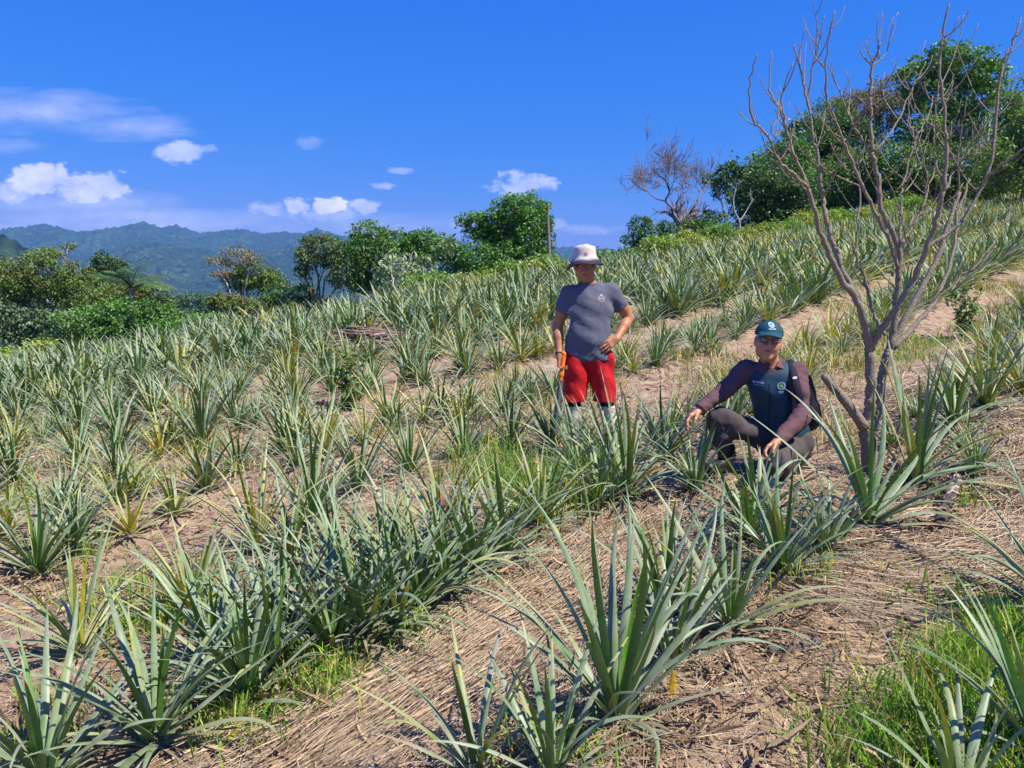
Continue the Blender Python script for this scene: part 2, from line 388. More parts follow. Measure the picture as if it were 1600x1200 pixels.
def ribbons(base, az, th0, bend, L, Wd, drift, colb, colt, S=10, chan=0.28, twist=None, power=1.5, shape='pine', dry=None, rng=None):
    """n curved leaves at once: (n,S+1,3 across) vertices"""
    n = len(L); s = np.linspace(0, 1, S + 1)[None]
    th = th0[:, None] + bend[:, None] * s ** power
    a = az[:, None] + drift[:, None] * s ** 2
    T = np.stack([np.sin(th) * np.cos(a), np.sin(th) * np.sin(a), np.cos(th)], -1)
    st = (T[:, :-1] + T[:, 1:]) * 0.5 * (L / S)[:, None, None]
    P = np.concatenate([np.zeros((n, 1, 3)), np.cumsum(st, 1)], 1) + base[:, None]
    B = np.stack([-np.sin(a), np.cos(a), np.zeros_like(a)], -1)
    Nn = np.cross(B, T)
    if twist is not None:
        tw = (twist[:, None] * s)[..., None]; B, Nn = B * np.cos(tw) + Nn * np.sin(tw), Nn * np.cos(tw) - B * np.sin(tw)
    if shape == 'pine': w = np.clip(1.0 - s ** 1.6, 0.0, 1) ** .85 * (1 - 0.28 * np.exp(-((s - 0.16) / .10) ** 2)) 
    else: w = np.clip((1 - s ** 2), 0, 1) * np.clip(.35 + s * 4, 0, 1)
    w = (np.maximum(w, .03) * Wd[:, None])[..., None]
    V = np.stack([P - B * w * .5 - Nn * w * -chan, P, P + B * w * .5 + Nn * w * chan], 2)
    k = np.clip(s / 1.0, 0, 1)[..., None]
    Cc = colb[:, None] * (1 - k) + colt[:, None] * k
    if dry is not None:
        dk = np.clip((s - (1 - dry[:, None])) * 9, 0, 1)[..., None]; Cc = Cc * (1 - dk) + np.array([0.32, 0.20, 0.075]) * dk
    Cc = np.repeat(Cc[:, :, None], 3, 2)
    idx = np.arange(n)[:, None, None] * (S + 1) * 3 + np.arange(S)[None, :, None] * 3 + np.arange(2)[None, None]
    F = np.stack([idx, idx + 1, idx + 4, idx + 3], -1).reshape(-1, 4)
    return V.reshape(-1, 3), F, Cc.reshape(-1, 3)

def pine_params(rng, Lmax=0.8, n=38, yel=0.0, lush=0.0, spread=1.0, lean=(0, 0), width=0.040, droop=1.0):
    Lmax *= .93; width *= .70; n = int(n * 1.15); i = np.arange(n); f = (i + .5) / n
    az = i * 2.39996 + rng.normal(0, .32, n) + rng.uniform(0, 6.28)
    th0 = np.radians(3 + spread * (10 + 60 * f ** 1.05) * .86) + rng.normal(0, .10, n)
    bend = np.radians(6 + droop * (14 + 50 * f ** 1.4)) * rng.uniform(.35, 1.25, n)
    L = Lmax * np.clip(.50 + .6 * np.sin(np.pi * (.20 + .76 * f)), 0, 1.1) * rng.uniform(.78, 1.1, n)
    L = np.where(f < .12, L * rng.uniform(.5, 1.0, n), L)
    kink = rng.random(n) < .06; bend = np.where(kink, bend + 1.3, bend)
    Wd = width * (.62 + .5 * np.sin(np.pi * np.clip(f, .1, .8))) * rng.uniform(.82, 1.15, n)
    r = .012 + .018 * f; z = .13 * (1 - f) * (Lmax / .8) + .015
    base = np.stack([r * np.cos(az), r * np.sin(az), z], -1)
    # lean the whole rosette
    th0 = th0 + lean[0] * np.cos(az - lean[1]) * 0.8; bend = bend + lean[0] * .5 * np.cos(az - lean[1])
    flip = th0 < 0; az = np.where(flip, az + np.pi, az); th0 = np.abs(th0)
    young = np.array([0.15, 0.31, 0.03]); mid = np.array([0.083, 0.185, 0.052]); old = np.array([0.15, 0.185, 0.078]); ye = np.array([0.62, 0.52, 0.035])
    ff = f[:, None]
    cb = np.where(ff < .25, young * (1 - ff / .25) + mid * ff / .25, mid * (1 - (ff - .25) / .75) + old * (ff - .25) / .75)
    cb = cb * rng.uniform(.75, 1.3, (n, 1)) * (1 + rng.normal(0, .05, (n, 3)))
    y = np.clip(rng.normal(yel, .22 + .2 * yel, n), 0, 1)[:, None] * (yel > 0) * (.45 + .55 * (rng.random((n, 1)) < .7))
    cb = cb * (1 - lush) + lush * np.array([0.085, 0.20, 0.03])
    cb = cb * (1 - y) + ye * y
    ct = cb * np.array([.92, .95, .85])
    yt = (rng.random(n) < .16 + yel)[:, None]
    ct = np.where(yt, ct * .4 + ye * .6, ct)
    dry = np.where(rng.random(n) < (.35 + .3 * (f > .7)), rng.uniform(.02, .10, n), 0.0) + np.where((f > .88) & (rng.random(n) < .4), .55, 0)
    drift = rng.normal(0, .32, n); tw = rng.normal(0, .35, n)
    return base, az, th0, bend, L, Wd, drift, cb, ct, tw, dry
def pine_mesh(name, seed, S=12, **kw):
    rng = np.random.default_rng(seed)
    base, az, th0, bend, L, Wd, drift, cb, ct, tw, dry = pine_params(rng, **kw)
    V, F, Cc = ribbons(base, az, th0, bend, L, Wd, drift, cb, ct, S=S, twist=tw, dry=dry, power=1.7)
    mb = MB(); mb.add(V, F, Cc)
    # dry brown husks round the foot
    nd = 9; a = rng.uniform(0, 6.28, nd)
    b2 = np.stack([.03 * np.cos(a), .03 * np.sin(a), np.full(nd, .03)], -1)
    cc = np.array([0.30, 0.20, 0.11]) * rng.uniform(.6, 1.3, (nd, 1))
    V, F, Cc = ribbons(b2, a, np.radians(rng.uniform(55, 85, nd)), np.radians(rng.uniform(10, 50, nd)), rng.uniform(.10, .30, nd), rng.uniform(.012, .028, nd), rng.normal(0, .6, nd), cc, cc * .8, S=6, twist=rng.normal(0, 1.2, nd))
    V[:, 2] = np.maximum(V[:, 2], .008); mb.add(V, F, Cc)
    V = np.concatenate(mb.V); return mesh_np(name, V, np.concatenate(mb.Q), np.concatenate(mb.Cc))

def pine_place(name, me, x, y, rz, sc, label, group=None, dz=-0.015):
    o = mesh_obj(name, me, PINE); o.location = (x, y, Hf(x, y) + dz); o.rotation_euler = (0, 0, rz); o.scale = (sc,) * 3
    if not me.materials: me.materials.append(PINE)
    tag(o, label, 'pineapple plant', group); return o
# nearest plants: base pixel, leaf length in metres, options, label
HERO = [
 (245, 1172, .70, dict(n=30, width=.052, spread=1.15), 'large grey green pineapple plant with broad silvery leaves nearest the bottom left'),
 (70, 1235, .68, dict(n=30, width=.048), 'pineapple plant cut by the bottom left corner with stiff upright leaves'),
 (388, 1095, .62, dict(n=34, width=.042), 'bushy pineapple plant just right of the large silvery bottom left one'),
 (122, 1028, .60, dict(n=30, yel=.35, spread=1.2, lean=(.5, 2.9)), 'pale yellowing pineapple plant leaning left on bare soil at left edge'),
 (300, 960, .50, dict(n=34, yel=.30, lush=.3), 'small grassy yellow tipped pineapple plant behind the large silvery one'),
 (520, 1022, .66, dict(n=36, width=.042), 'dense pineapple plant at the left end of the dark green front row'),
 (622, 978, .64, dict(n=34, width=.042, lean=(.25, .3)), 'pineapple plant with a drooping orange tipped leaf above the straw mound'),
 (700, 925, .62, dict(n=36, width=.040, lean=(.3, .2)), 'leaning pineapple plant in the middle of the front row'),
 (600, 905, .55, dict(n=34), 'pineapple plant hidden between the leaves of the front row'),
 (450, 985, .56, dict(n=34, lush=.2), 'green pineapple plant wedged behind the bushy bottom left plants'),
 (790, 868, .60, dict(n=34, lean=(.3, .3)), 'pineapple plant with long leaves sweeping right at the front row end'),
 (845, 822, .52, dict(n=34, lush=.7, yel=.15), 'bright grass green pineapple plant in tall grass below the standing man'),
 (690, 845, .62, dict(n=30, yel=.6), 'pineapple plant with bright yellow leaf tips and a small reddish fruit'),
 (60, 902, .66, dict(n=34, width=.044), 'tall grey green pineapple plant at the left edge beside bare soil'),
 (117, 862, .48, dict(n=34), 'low pineapple plant right behind the tall left edge plant'),
 (203, 838, .44, dict(n=26, yel=.75), 'small bright yellow pineapple plant on bare soil at left'),
 (272, 806, .40, dict(n=24, yel=.15), 'small pineapple plant right of the bright yellow one'),
 (488, 822, .72, dict(n=36, width=.046, spread=.9), 'tall blue grey pineapple plant standing above its neighbours left of centre'),
 (405, 862, .64, dict(n=28, yel=.6, spread=1.15), 'pineapple plant with a vivid yellow green heart left of the tall blue grey one'),
 (116, 790, .46, dict(n=30), 'pineapple plant on bare soil between the left edge and a yellow plant'),
 (180, 742, .50, dict(n=32), 'dense grey pineapple plant in the left middle of the field'),
 (250, 715, .50, dict(n=28, yel=.7), 'yellow green pineapple plant next to a tall grey fan of leaves'),
 (316, 702, .78, dict(n=30, width=.050, spread=.75), 'tallest grey fan of upright leaves in the left middle of the field'),
 (22, 758, .56, dict(n=32), 'pineapple plant touching the left edge above the tall grey one'),
 (372, 735, .45, dict(n=28), 'small pineapple plant in front of the tall grey fan'),
 (745, 1212, .56, dict(n=15, width=.038, spread=.95), 'sparse young pineapple plant with few dark leaves at bottom centre'),
 (862, 1222, .54, dict(n=20, width=.038, spread=.9), 'young pineapple plant at the bottom edge below the largest centre plant'),
 (962, 1135, .80, dict(n=34, width=.050, spread=.85), 'largest centre foreground pineapple plant with bright green heart leaves'),
 (1050, 1045, .62, dict(n=24, width=.040), 'pineapple plant right behind the largest centre foreground one'),
 (1040, 960, .60, dict(n=28, width=.042, spread=.8), 'upright pineapple plant directly above the straw between two larger ones'),
 (1142, 988, .62, dict(n=24, width=.046, spread=1.15), 'pale open pineapple plant with wide arching leaves on straw'),
 (1222, 900, .60, dict(n=34, width=.042), 'bushy pineapple plant below the crouching man'),
 (1170, 845, .52, dict(n=30), 'pineapple plant among twigs in front of the crouching man'),
 (1290, 862, .48, dict(n=28, width=.038), 'pineapple plant between the crouching man and the dead tree'),
 (1358, 828, .84, dict(n=22, width=.058, spread=1.05, lean=(.2, .5)), 'broad leaved silver pineapple plant in front of the dead tree trunk'),
 (1432, 764, .90, dict(n=34, width=.052, lean=(.75, .25)), 'large pineapple plant right of the tree with leaves swept to the right'),
 (978, 778, .74, dict(n=38, width=.046), 'large dark pineapple plant between the two men'),
 (903, 738, .70, dict(n=38), 'pineapple plant in front of the standing man hiding his boots'),
 (948, 722, .60, dict(n=32), 'pineapple plant at the feet of the standing man on his right edge side'),
 (860, 700, .55, dict(n=30), 'dark pineapple plant beside the machete blade'),
 (1085, 770, .55, dict(n=28, lean=(.4, 2.8)), 'pineapple plant under the reaching hand of the crouching man'),
 (1040, 720, .60, dict(n=34), 'pineapple plant left of the reaching hand'),
 (1120, 700, .50, dict(n=30), 'pineapple plant behind the arm of the crouching man'),
 (1185, 812, .50, dict(n=14, width=.05, spread=.8), 'pineapple plant with a few stiff leaves before the crouching knees'),
 (1640, 960, .64, dict(n=28, width=.05, lean=(.3, 3.1)), 'pineapple plant reaching in from the right edge at mid height'),
 (1500, 1265, .50, dict(n=16, width=.042), 'pineapple plant cut by the bottom right edge among green grass'),
 (1625, 1190, .62, dict(n=28, width=.05), 'pineapple plant in the bottom right corner among green grass'),
 (1540, 640, .70, dict(n=40, lush=.3, yel=.1), 'green pineapple plant in the row above the swept leaves at right'),
 (1490, 668, .62, dict(n=36, lush=.3), 'pineapple plant behind the large swept one right of the tree'),
 (1600, 620, .70, dict(n=36, yel=.25), 'yellow streaked pineapple plant at the right edge above the swept one'),
 (430, 1050, .62, dict(n=34, width=.042), 'leafy pineapple plant between the bushy bottom left one and the front row'),
 (575, 1000, .64, dict(n=34, width=.042, lean=(.2, .2)), 'dark green pineapple plant overlapping the left part of the front row'),
 (660, 955, .62, dict(n=34, lean=(.25, .3)), 'pineapple plant squeezed into the front row above the straw mound'),
 (745, 897, .62, dict(n=34, lean=(.3, .3)), 'pineapple plant with crossing leaves near the right end of the front row'),
 (335, 1040, .60, dict(n=28), 'pineapple plant between the two big bottom left ones'),
 (640, 885, .56, dict(n=32, yel=.15), 'pineapple plant behind the middle of the front row'),
 (530, 905, .58, dict(n=34), 'pineapple plant at the foot of the tall blue grey one'),
 (935, 790, .56, dict(n=30), 'pineapple plant left of the large dark one between the men'),
 (455, 880, .55, dict(n=30, yel=.2), 'pineapple plant beside the yellow green hearted one'),
 (560, 770, .60, dict(n=36), 'dense pineapple plant right of the tall blue grey one'),
 (640, 745, .60, dict(n=36), 'blue green pineapple plant left of centre behind the yellow tipped one'),
 (725, 720, .60, dict(n=38), 'blue green pineapple plant in the second row at centre'),
 (800, 700, .58, dict(n=38, lush=.2), 'pineapple plant in the second row left of the machete'),
]
hero_xy = []
BASES = {}
for k, (px, py, L, kw, lab) in enumerate(HERO):
    p = hit(px, py) if py < 1190 else None
    if p is None:
        y_ = 2.0; 
        d = ray(px, py); tt = np.linspace(.8, 4, 800); P = np.array(d)[None] * tt[:, None]; P[:, 2] += EYE
        p = P[int(np.argmax(P[:, 2] < H(P[:, 0], P[:, 1])))]
    me = pine_mesh('pineapple_plant', 1000 + k, S=14, Lmax=L, **kw)
    o = pine_place('pineapple_plant', me, p[0], p[1], 0, 1, lab)
    hero_xy.append((p[0], p[1])); BASES[(px, py)] = o
# small reddish fruit on the yellow tipped plant
def fruit(parent, z, r):
    mb = MB(); nu, nv = 14, 12
    th = np.linspace(0.05, np.pi - .05, nv)[:, None]; ph = (np.arange(nu) * 2 * np.pi / nu)[None]
    rr = r * (1 + .10 * np.cos(7 * ph + 5 * th) * np.cos(6 * th - 3 * ph))
    V = np.stack([rr * np.sin(th) * np.cos(ph), rr * np.sin(th) * np.sin(ph), z + r * 1.5 * np.cos(th) + 0 * ph], -1).reshape(-1, 3)
    i = np.arange(nv - 1)[:, None] * nu; j = np.arange(nu)[None]; F = np.stack([i + j, i + nu + j, i + nu + (j + 1) % nu, i + (j + 1) % nu], -1).reshape(-1, 4)
    mb.add(V, F); m = simple_mat('red_fruit', (.30, .07, .05), .5, 60, .4, .5, 200)
    return mb.build('fruit', m, parent)
fruit(BASES[(690, 845)], .24, .035)

# planted rows
rng = np.random.default_rng(7)
rows = []
KEEP = [(0.63, 6.2, .33), (1.56, 4.85, .62), (2.3, 4.9, .25), (0.40, 6.05, .2)]
brush_xy = hit(572, 548)
for k, side in [(k_, sd_) for k_ in range(-9, 34) for sd_ in (-1, 1)]:
    q = ROW0 + ROWS * k + .20 * side
    for s_ in np.arange(-40, 110, .36):
        s = s_ + rng.uniform(-.16, .16); qq = q + rng.normal(0, .07) + (float(row_bend(s)) if k >= 2 else 0)
        x = ROWD[0] * s + ROWN[0] * qq; y = ROWD[1] * s + ROWN[1] * qq
        u1, u2, u3 = rng.random(3)
        if y < 1.2 or x * x + y * y < 4.5: continue
        if abs(x) > y * .78 + 3.0: continue
        if y > float(edge_y(x)) - .2 + rng.uniform(-.4, 1.2): continue
        if k in (0, 1) and s < 5.3: continue
        if k == -1 and s < 4.6: continue
        if k < -1 and s < 4.5: continue
        if k >= 2 and u1 < .05: continue
        if any((x - a) ** 2 + (y - b_) ** 2 < c_ * c_ for a, b_, c_ in KEEP): continue
        if (x - brush_xy[0]) ** 2 / .8 + (y - brush_xy[1]) ** 2 / .5 < 1: continue
        if any((x - a) ** 2 + (y - b_) ** 2 < .11 for a, b_ in hero_xy): continue
        rows.append((math.hypot(x, y), x, y, k, u2, u3))
rows.sort()
INV = []
protos = []
specs = [dict(n=36, width=.040), dict(n=32, width=.042, spread=.9), dict(n=40, width=.036, droop=1.2), dict(n=30, yel=.12), dict(n=34, lean=(.3, 0)),
         dict(n=28, width=.044, spread=.8), dict(n=36, yel=.30), dict(n=26, yel=.6), dict(n=38, lush=.25), dict(n=34, lean=(.35, 2.)),  dict(n=30, width=.038, spread=1.15), dict(n=34, droop=.7)]
for i, kw in enumerate(specs): protos.append(pine_mesh('pineapple_plant_mesh', 200 + i, S=9, Lmax=.55, **kw))
NSOLO = 296 - len(HERO)
def in_view(x, y):
    u = x / max(y, .1); return abs(u) < .74
solo = [r for r in rows if in_view(r[1], r[2])][:NSOLO]; solo_set = set(id(r) for r in solo)
def nth(n): return str(n) + ('th' if 10 <= n % 100 <= 20 else {1: 'st', 2: 'nd', 3: 'rd'}.get(n % 10, 'th'))
def rowname(k):
    if k == 0: return 'the dead tree row'
    return 'the ' + nth(abs(k)) + ' row ' + ('left of' if k > 0 else 'right of') + ' the dead tree'
LOOK = ['greyish', 'upright', 'dense', 'yellow tipped', 'leaning', 'broad', 'yellowing', 'bright yellow', 'lush green', 'slanting', 'spreading', 'stiff']
_all = {}
for r in solo: _all.setdefault(r[3], []).append((r[1] * ROWD[0] + r[2] * ROWD[1], id(r)))
for hx, hy in hero_xy:
    if in_view(hx, hy): _all.setdefault(int(round((hx * ROWN[0] + hy * ROWN[1] - (float(row_bend(hx * ROWD[0] + hy * ROWD[1])) if hx * ROWN[0] + hy * ROWN[1] > 3.3 else 0) - ROW0) / ROWS)), []).append((hx * ROWD[0] + hy * ROWD[1], None))
ORD = {}
for k_, l_ in _all.items():
    for i_, (s_, id_) in enumerate(sorted(l_, key=lambda t_: t_[0])): ORD[id_] = i_ + 1
for r in solo:
    d, x, y, k, u2, u3 = r
    yellow = u2 > .86 if x < 3.0 else u2 > .62
    if k == 1 and 6.2 < x * ROWD[0] + y * ROWD[1] < 10.5: yellow = u2 > .3
    pi = (6 if u3 < .5 else 7) if yellow else int(u3 * 11.99)
    if not yellow and pi in (6, 7): pi = 0
    if x > 3.0 and not yellow and u3 < .3: pi = 8
    sc = (.66 + .5 * ((u2 * 7) % 1)) * (.94 + .26 * float(sstep(7, 14, d)) - (.16 * float(sstep(-1, 1, x)) if 5.2 < d < 16 else 0))
    n_ = ORD[id(r)]; look = LOOK[pi]
    lab = look + ' pineapple plant, ' + nth(n_) + ' from lower left in ' + rowname(k)[4:]
    grp = 'pineapple plants in ' + rowname(k)
    pine_place('pineapple_plant', protos[pi], x, y, u3 * 37.7, sc, lab, grp)
# the far rest of the field: one mass
rest = [r for r in rows if id(r) not in solo_set]
parts = []
lod = []
for i, kw in enumerate(specs):
    kk = dict(kw); 
    for S, nn_, wf in ((6, 24, 1.35), (4, 18, 1.7)):
        kk['n'] = nn_; kk['width'] = kw.get('width', .04) * wf * 1.1
        rg = np.random.default_rng(400 + i); b_ = pine_params(rg, Lmax=.55, **kk)
        lod.append(ribbons(*b_[:7], b_[7], b_[8], S=S, twist=b_[9], dry=b_[10], power=1.7))
VV, FF, CCc = [], [], []; off = 0
for d, x, y, k, u2, u3 in rest:
    yellow = u2 > .88 if x < 5 else u2 > .66
    pi = (6 if u3 < .5 else 7) if yellow else [0, 1, 2, 3, 4, 5, 8, 9, 10, 11][int(u3 * 9.99)]
    if x > 5 and not yellow and u3 < .4: pi = 8
    v, f, c_ = lod[pi * 2 + (0 if d < 17 else 1)]
    a = u3 * 37.7; ca, sa = math.cos(a), math.sin(a); sc = (.72 + .5 * ((u2 * 7) % 1)) * 1.32
    z = Hf(x, y) - .01
    R_ = np.array([[ca, -sa, 0], [sa, ca, 0], [0, 0, 1]])
    VV.append((v @ R_.T) * sc + np.array([x, y, z])); FF.append(f + off); off += len(v)
    CCc.append(c_ * (.85 + .3 * ((u3 * 13) % 1)))
o = mesh_obj('pineapple_field', mesh_np('pineapple_field', np.concatenate(VV), np.concatenate(FF), np.concatenate(CCc)), PINE)
tag(o, 'far rows of grey green pineapple plants up to the field edge', 'pineapple field', None, 'stuff')
print('PLANTS', len(HERO), len(solo), len(rest), solo[-1][0])

# ------------------------------------------------------------------ trees
BARK = simple_mat('bark', (.22, .17, .13), .9, 12, .45, .8, 40)
PALEBARK = simple_mat('pale_bark', (.46, .42, .38), .85, 9, .3, .5, 30)
def leaf_cards(rng, P, size, aspect, col, droop=0.0, up=0.7):
    n = len(P); nr = rng.normal(0, 1, (n, 3)); nr[:, 2] = np.abs(nr[:, 2]) * .8 + up; nr /= np.linalg.norm(nr, axis=1)[:, None]
    t = rng.normal(0, 1, (n, 3)); t[:, 2] -= droop; t -= nr * (t * nr).sum(1)[:, None]; t /= np.linalg.norm(t, axis=1)[:, None] + 1e-9
    b = np.cross(nr, t); s = (size * rng.uniform(.6, 1.35, n))[:, None]
    a = P; c = P + t * s - np.array([0, 0, 1]) * s * .12; m = P + t * s * .45
    l = m + b * s * aspect * .5 + nr * s * .07; r = m - b * s * aspect * .5 + nr * s * .07
    V = np.stack([a, l, c, r], 1).reshape(-1, 3); i = np.arange(n)[:, None] * 4
    F = np.concatenate([i, i + 1, i + 2, i + 3], 1)
    return V, F, np.repeat(col, 4, 0)
def crown_points(rng, c, r, dens, leafarea, hollow=.55):
    """clumpy leaf positions in ellipsoid c,(rx,ry,rz)"""
    r = np.asarray(r, float); area = 4 * np.pi * ((np.prod(r) ** (2 / 3)))
    n = int(dens * area / leafarea); nsub = max(7, int(area / (.9 * (r.min() * .42) ** 2)))
    d = rng.normal(0, 1, (nsub, 3)); d /= np.linalg.norm(d, axis=1)[:, None]
    rad = rng.uniform(hollow, 1.08, (nsub, 1)); sc = d * rad * r
    sr = r.min() * rng.uniform(.20, .42, nsub); w = sr ** 2; w /= w.sum()
    k = rng.choice(nsub, n, p=w); e = rng.normal(0, 1, (n, 3)); e /= np.linalg.norm(e, axis=1)[:, None]
    e[:, 2] *= .75
    p = c + sc[k] + e * (sr[k] * rng.uniform(.3, 1.05, n) ** .6)[:, None]
    return p, k, nsub
def cubic(p0, p1, bend, n=8, rng=None):
    p0 = np.asarray(p0, float); p1 = np.asarray(p1, float); t = np.linspace(0, 1, n)[:, None]
    mid = (p0 + p1) / 2 + bend; P = (1 - t) ** 2 * p0 + 2 * t * (1 - t) * mid + t * t * p1
    if rng is not None: P[1:-1] += rng.normal(0, np.linalg.norm(p1 - p0) * .02, (n - 2, 3))
    return P
def tree(label, Y, clumps, col, leaf=.13, dens=1.5, asp=.55, trunk=None, seed=1, name='tree', cat='tree', bark=None, droop=0., up=.7, tr=.10, depth=1.0, group=None, cvar=.28, tint2=None, mixt=0.0, stems=1, base_px=None):
    """clumps: (px,py,rx_px,ry_px[,dY]) seen at distance Y; real ellipsoids of leaves"""
    rng = np.random.default_rng(seed * 31 + 5)
    cl = []
    for c in clumps:
        dy = c[4] if len(c) > 4 else rng.uniform(-.6, .6)
        p = np.array(at(c[0], c[1], Y + dy)); k = (Y + dy) / FPX
        cl.append((p, np.array([c[2] * k, (c[2] + c[3]) / 2 * k * depth, c[3] * k])))
    cx = np.mean([p[0] for p, _ in cl]) if base_px is None else at(base_px, 480, Y)[0]
    g = np.array([cx, Y, Hf(cx, Y) - .15])
    root = empty(name, tuple(g)); tag(root, label, cat, group)
    mb = MB()
    for p, r in cl:
        P, k, ns = crown_points(rng, p, r, dens, leaf * leaf * asp * .5)
        cc = 2.1 * np.array(col)[None] * rng.uniform(1 - cvar, 1 + cvar, (len(P), 1)) * rng.uniform(.8, 1.2, (ns, 1))[k] * (1 + rng.normal(0, .06, (len(P), 3)))
        if tint2 is not None:
            f = ((rng.random((ns, 1)) < mixt)[k]) * rng.uniform(.5, 1, (len(P), 1)); cc = cc * (1 - f) + 2.1 * np.array(tint2) * f * rng.uniform(.7, 1.3, (len(P), 1))
        V, F, c4 = leaf_cards(rng, P, leaf, asp, np.clip(cc, 0, 1), droop, up); mb.add(V, F, c4)
    cr = mb.build('crown', LEAFM); cr.parent = root; cr.matrix_parent_inverse = Matrix.Translation(-Vector(g))
    tb = MB(); lowest = min(p[2] - r[2] for p, r in cl)
    for s in range(stems):
        g2 = g + np.array([rng.normal(0, .5) if stems > 1 else 0, rng.normal(0, .4) if stems > 1 else 0, 0])
        fork = g2 + np.array([rng.normal(0, .2), 0, max(.35, (lowest - g2[2]) * .75 + .4)])
        tp = cubic(g2, fork, rng.normal(0, .15, 3), 8, rng); add_tube(tb, tp, np.linspace(tr * 1.25, tr * .8, 8), 9)
        for q, (p, r) in enumerate(cl):
            if stems > 1 and q % stems != s: continue
            e = p + np.array([0, 0, r[2] * .35]); bp_ = cubic(fork - [0, 0, .05], e, np.array([rng.normal(0, .3), rng.normal(0, .3), -.25 * r[2]]), 9, rng)
            add_tube(tb, bp_, np.linspace(tr * .7, tr * .12, 9), 7)
            for z_ in range(6):
                i0 = rng.integers(4, 8); d = rng.normal(0, 1, 3); d /= np.linalg.norm(d)
                add_tube(tb, cubic(bp_[i0], p + d * r * .95, rng.normal(0, .15, 3), 6, rng), np.linspace(tr * .25, .008, 6), 5)
    tk = tb.build('trunk', bark or BARK); tk.parent = root; tk.matrix_parent_inverse = Matrix.Translation(-Vector(g))
    return root
OLIVE = (.072, .112, .018); MIDG = (.045, .095, .018); DARKG = (.026, .058, .016); LIMEG = (.10, .19, .022); BRIGHT = (.06, .15, .016); GREYG = (.11, .16, .085)
# left group
tree('wide olive green tree crown at the left edge of the photo', 44, [(20, 440, 42, 34), (75, 430, 48, 36), (120, 455, 45, 35), (35, 480, 50, 30), (-60, 450, 60, 45), (-30, 500, 60, 40)], OLIVE, .16, 1.4, seed=1, tr=.16, tint2=(.12, .07, .03), mixt=.12, stems=2)
tree('small dark round tree with a pale forked trunk above the olive crowns', 47, [(166, 412, 24, 18), (182, 425, 22, 18), (150, 432, 25, 14)], DARKG, .14, 1.5, seed=2, bark=PALEBARK, base_px=168, tr=.11)
tree('sparse tree with bare white limbs sticking out above the left crowns', 46, [(70, 396, 26, 10), (108, 384, 12, 6), (48, 408, 20, 9)], OLIVE, .14, .8, seed=3, bark=PALEBARK, base_px=85, tr=.10)
tree('brown green tree sloping down to the valley gap at left', 43, [(200, 470, 45, 30), (238, 462, 28, 26), (150, 478, 42, 34), (255, 490, 20, 24)], OLIVE, .15, 1.4, seed=4, tint2=(.11, .075, .03), mixt=.25)
tree('dark leafed bush tree low at the left edge with drooping leaves', 38, [(10, 505, 42, 30), (60, 512, 40, 28), (100, 508, 35, 25), (-40, 500, 45, 35)], (.05, .085, .04), .20, 1.3, .6, seed=5, droop=1.0, up=.4)
tree('lush deep green bushy tree left of the valley gap', 37, [(190, 492, 42, 26), (238, 496, 34, 28), (255, 515, 22, 18), (150, 505, 36, 26), (210, 518, 45, 18)], BRIGHT, .15, 1.4, seed=6, tint2=DARKG, mixt=.4)
tree('light green bush between dark bushes at the lower left tree line', 36, [(110, 500, 34, 14), (130, 520, 30, 14), (90, 524, 26, 10)], (.09, .16, .04), .15, 1.1, seed=7, name='bush', cat='bush', tr=.04)
def palm(label, Y, px, py, n, L, seed, col=(.07, .15, .03)):
    rng = np.random.default_rng(seed); top = np.array(at(px, py, Y)); g = np.array([top[0], Y, Hf(top[0], Y) - .1])
    root = empty('palm_tree', tuple(g)); tag(root, label, 'palm tree')
    tb = MB(); add_tube(tb, cubic(g, top, (.1, 0, 0), 8), np.linspace(.12, .08, 8), 9); tk = tb.build('trunk', PALEBARK); tk.parent = root; tk.matrix_parent_inverse = Matrix.Translation(-Vector(g))
    for i in range(n):
        az = i * 2.4 + rng.normal(0, .2); th = rng.uniform(.35, 1.2); mb = MB(); S = 22; s = np.linspace(0, 1, S)
        t_ = th + s * 1.1; d = np.stack([np.sin(t_) * np.cos(az), np.sin(t_) * np.sin(az), np.cos(t_)], 1)
        P = top + np.cumsum(d, 0) * L / S; add_tube(mb, P, np.linspace(.03, .008, S), 5, (.12, .15, .05))
        B = np.array([-np.sin(az), np.cos(az), 0]); bs, aa, tt, LL = [], [], [], []
        for j in range(2, S):
            for sd in (-1, 1):
                for e in (0, .5):
                    bs.append(P[j] - d[j] * L / S * e); v = B * sd + d[j] * .55 - np.array([0, 0, .25]); aa.append(math.atan2(v[1], v[0])); tt.append(math.acos(v[2] / np.linalg.norm(v))); LL.append(.62 * math.sin(math.pi * (.12 + .8 * j / S)) * L / 2.4)
        m = len(bs); cc = np.array(col) * rng.uniform(.7, 1.3, (m, 1))
        V, F, c4 = ribbons(np.array(bs), np.array(aa), np.array(tt), rng.uniform(.3, .8, m), np.array(LL), np.full(m, .055), np.zeros(m), cc, cc, S=4, chan=.2, shape='l'); mb.add(V, F, c4)
        f = mb.build('frond', LEAFM); f.parent = root; f.matrix_parent_inverse = Matrix.Translation(-Vector(g))
palm('palm with broad feathery fronds rising from the left tree line', 40, 205, 452, 11, 2.3, 5)
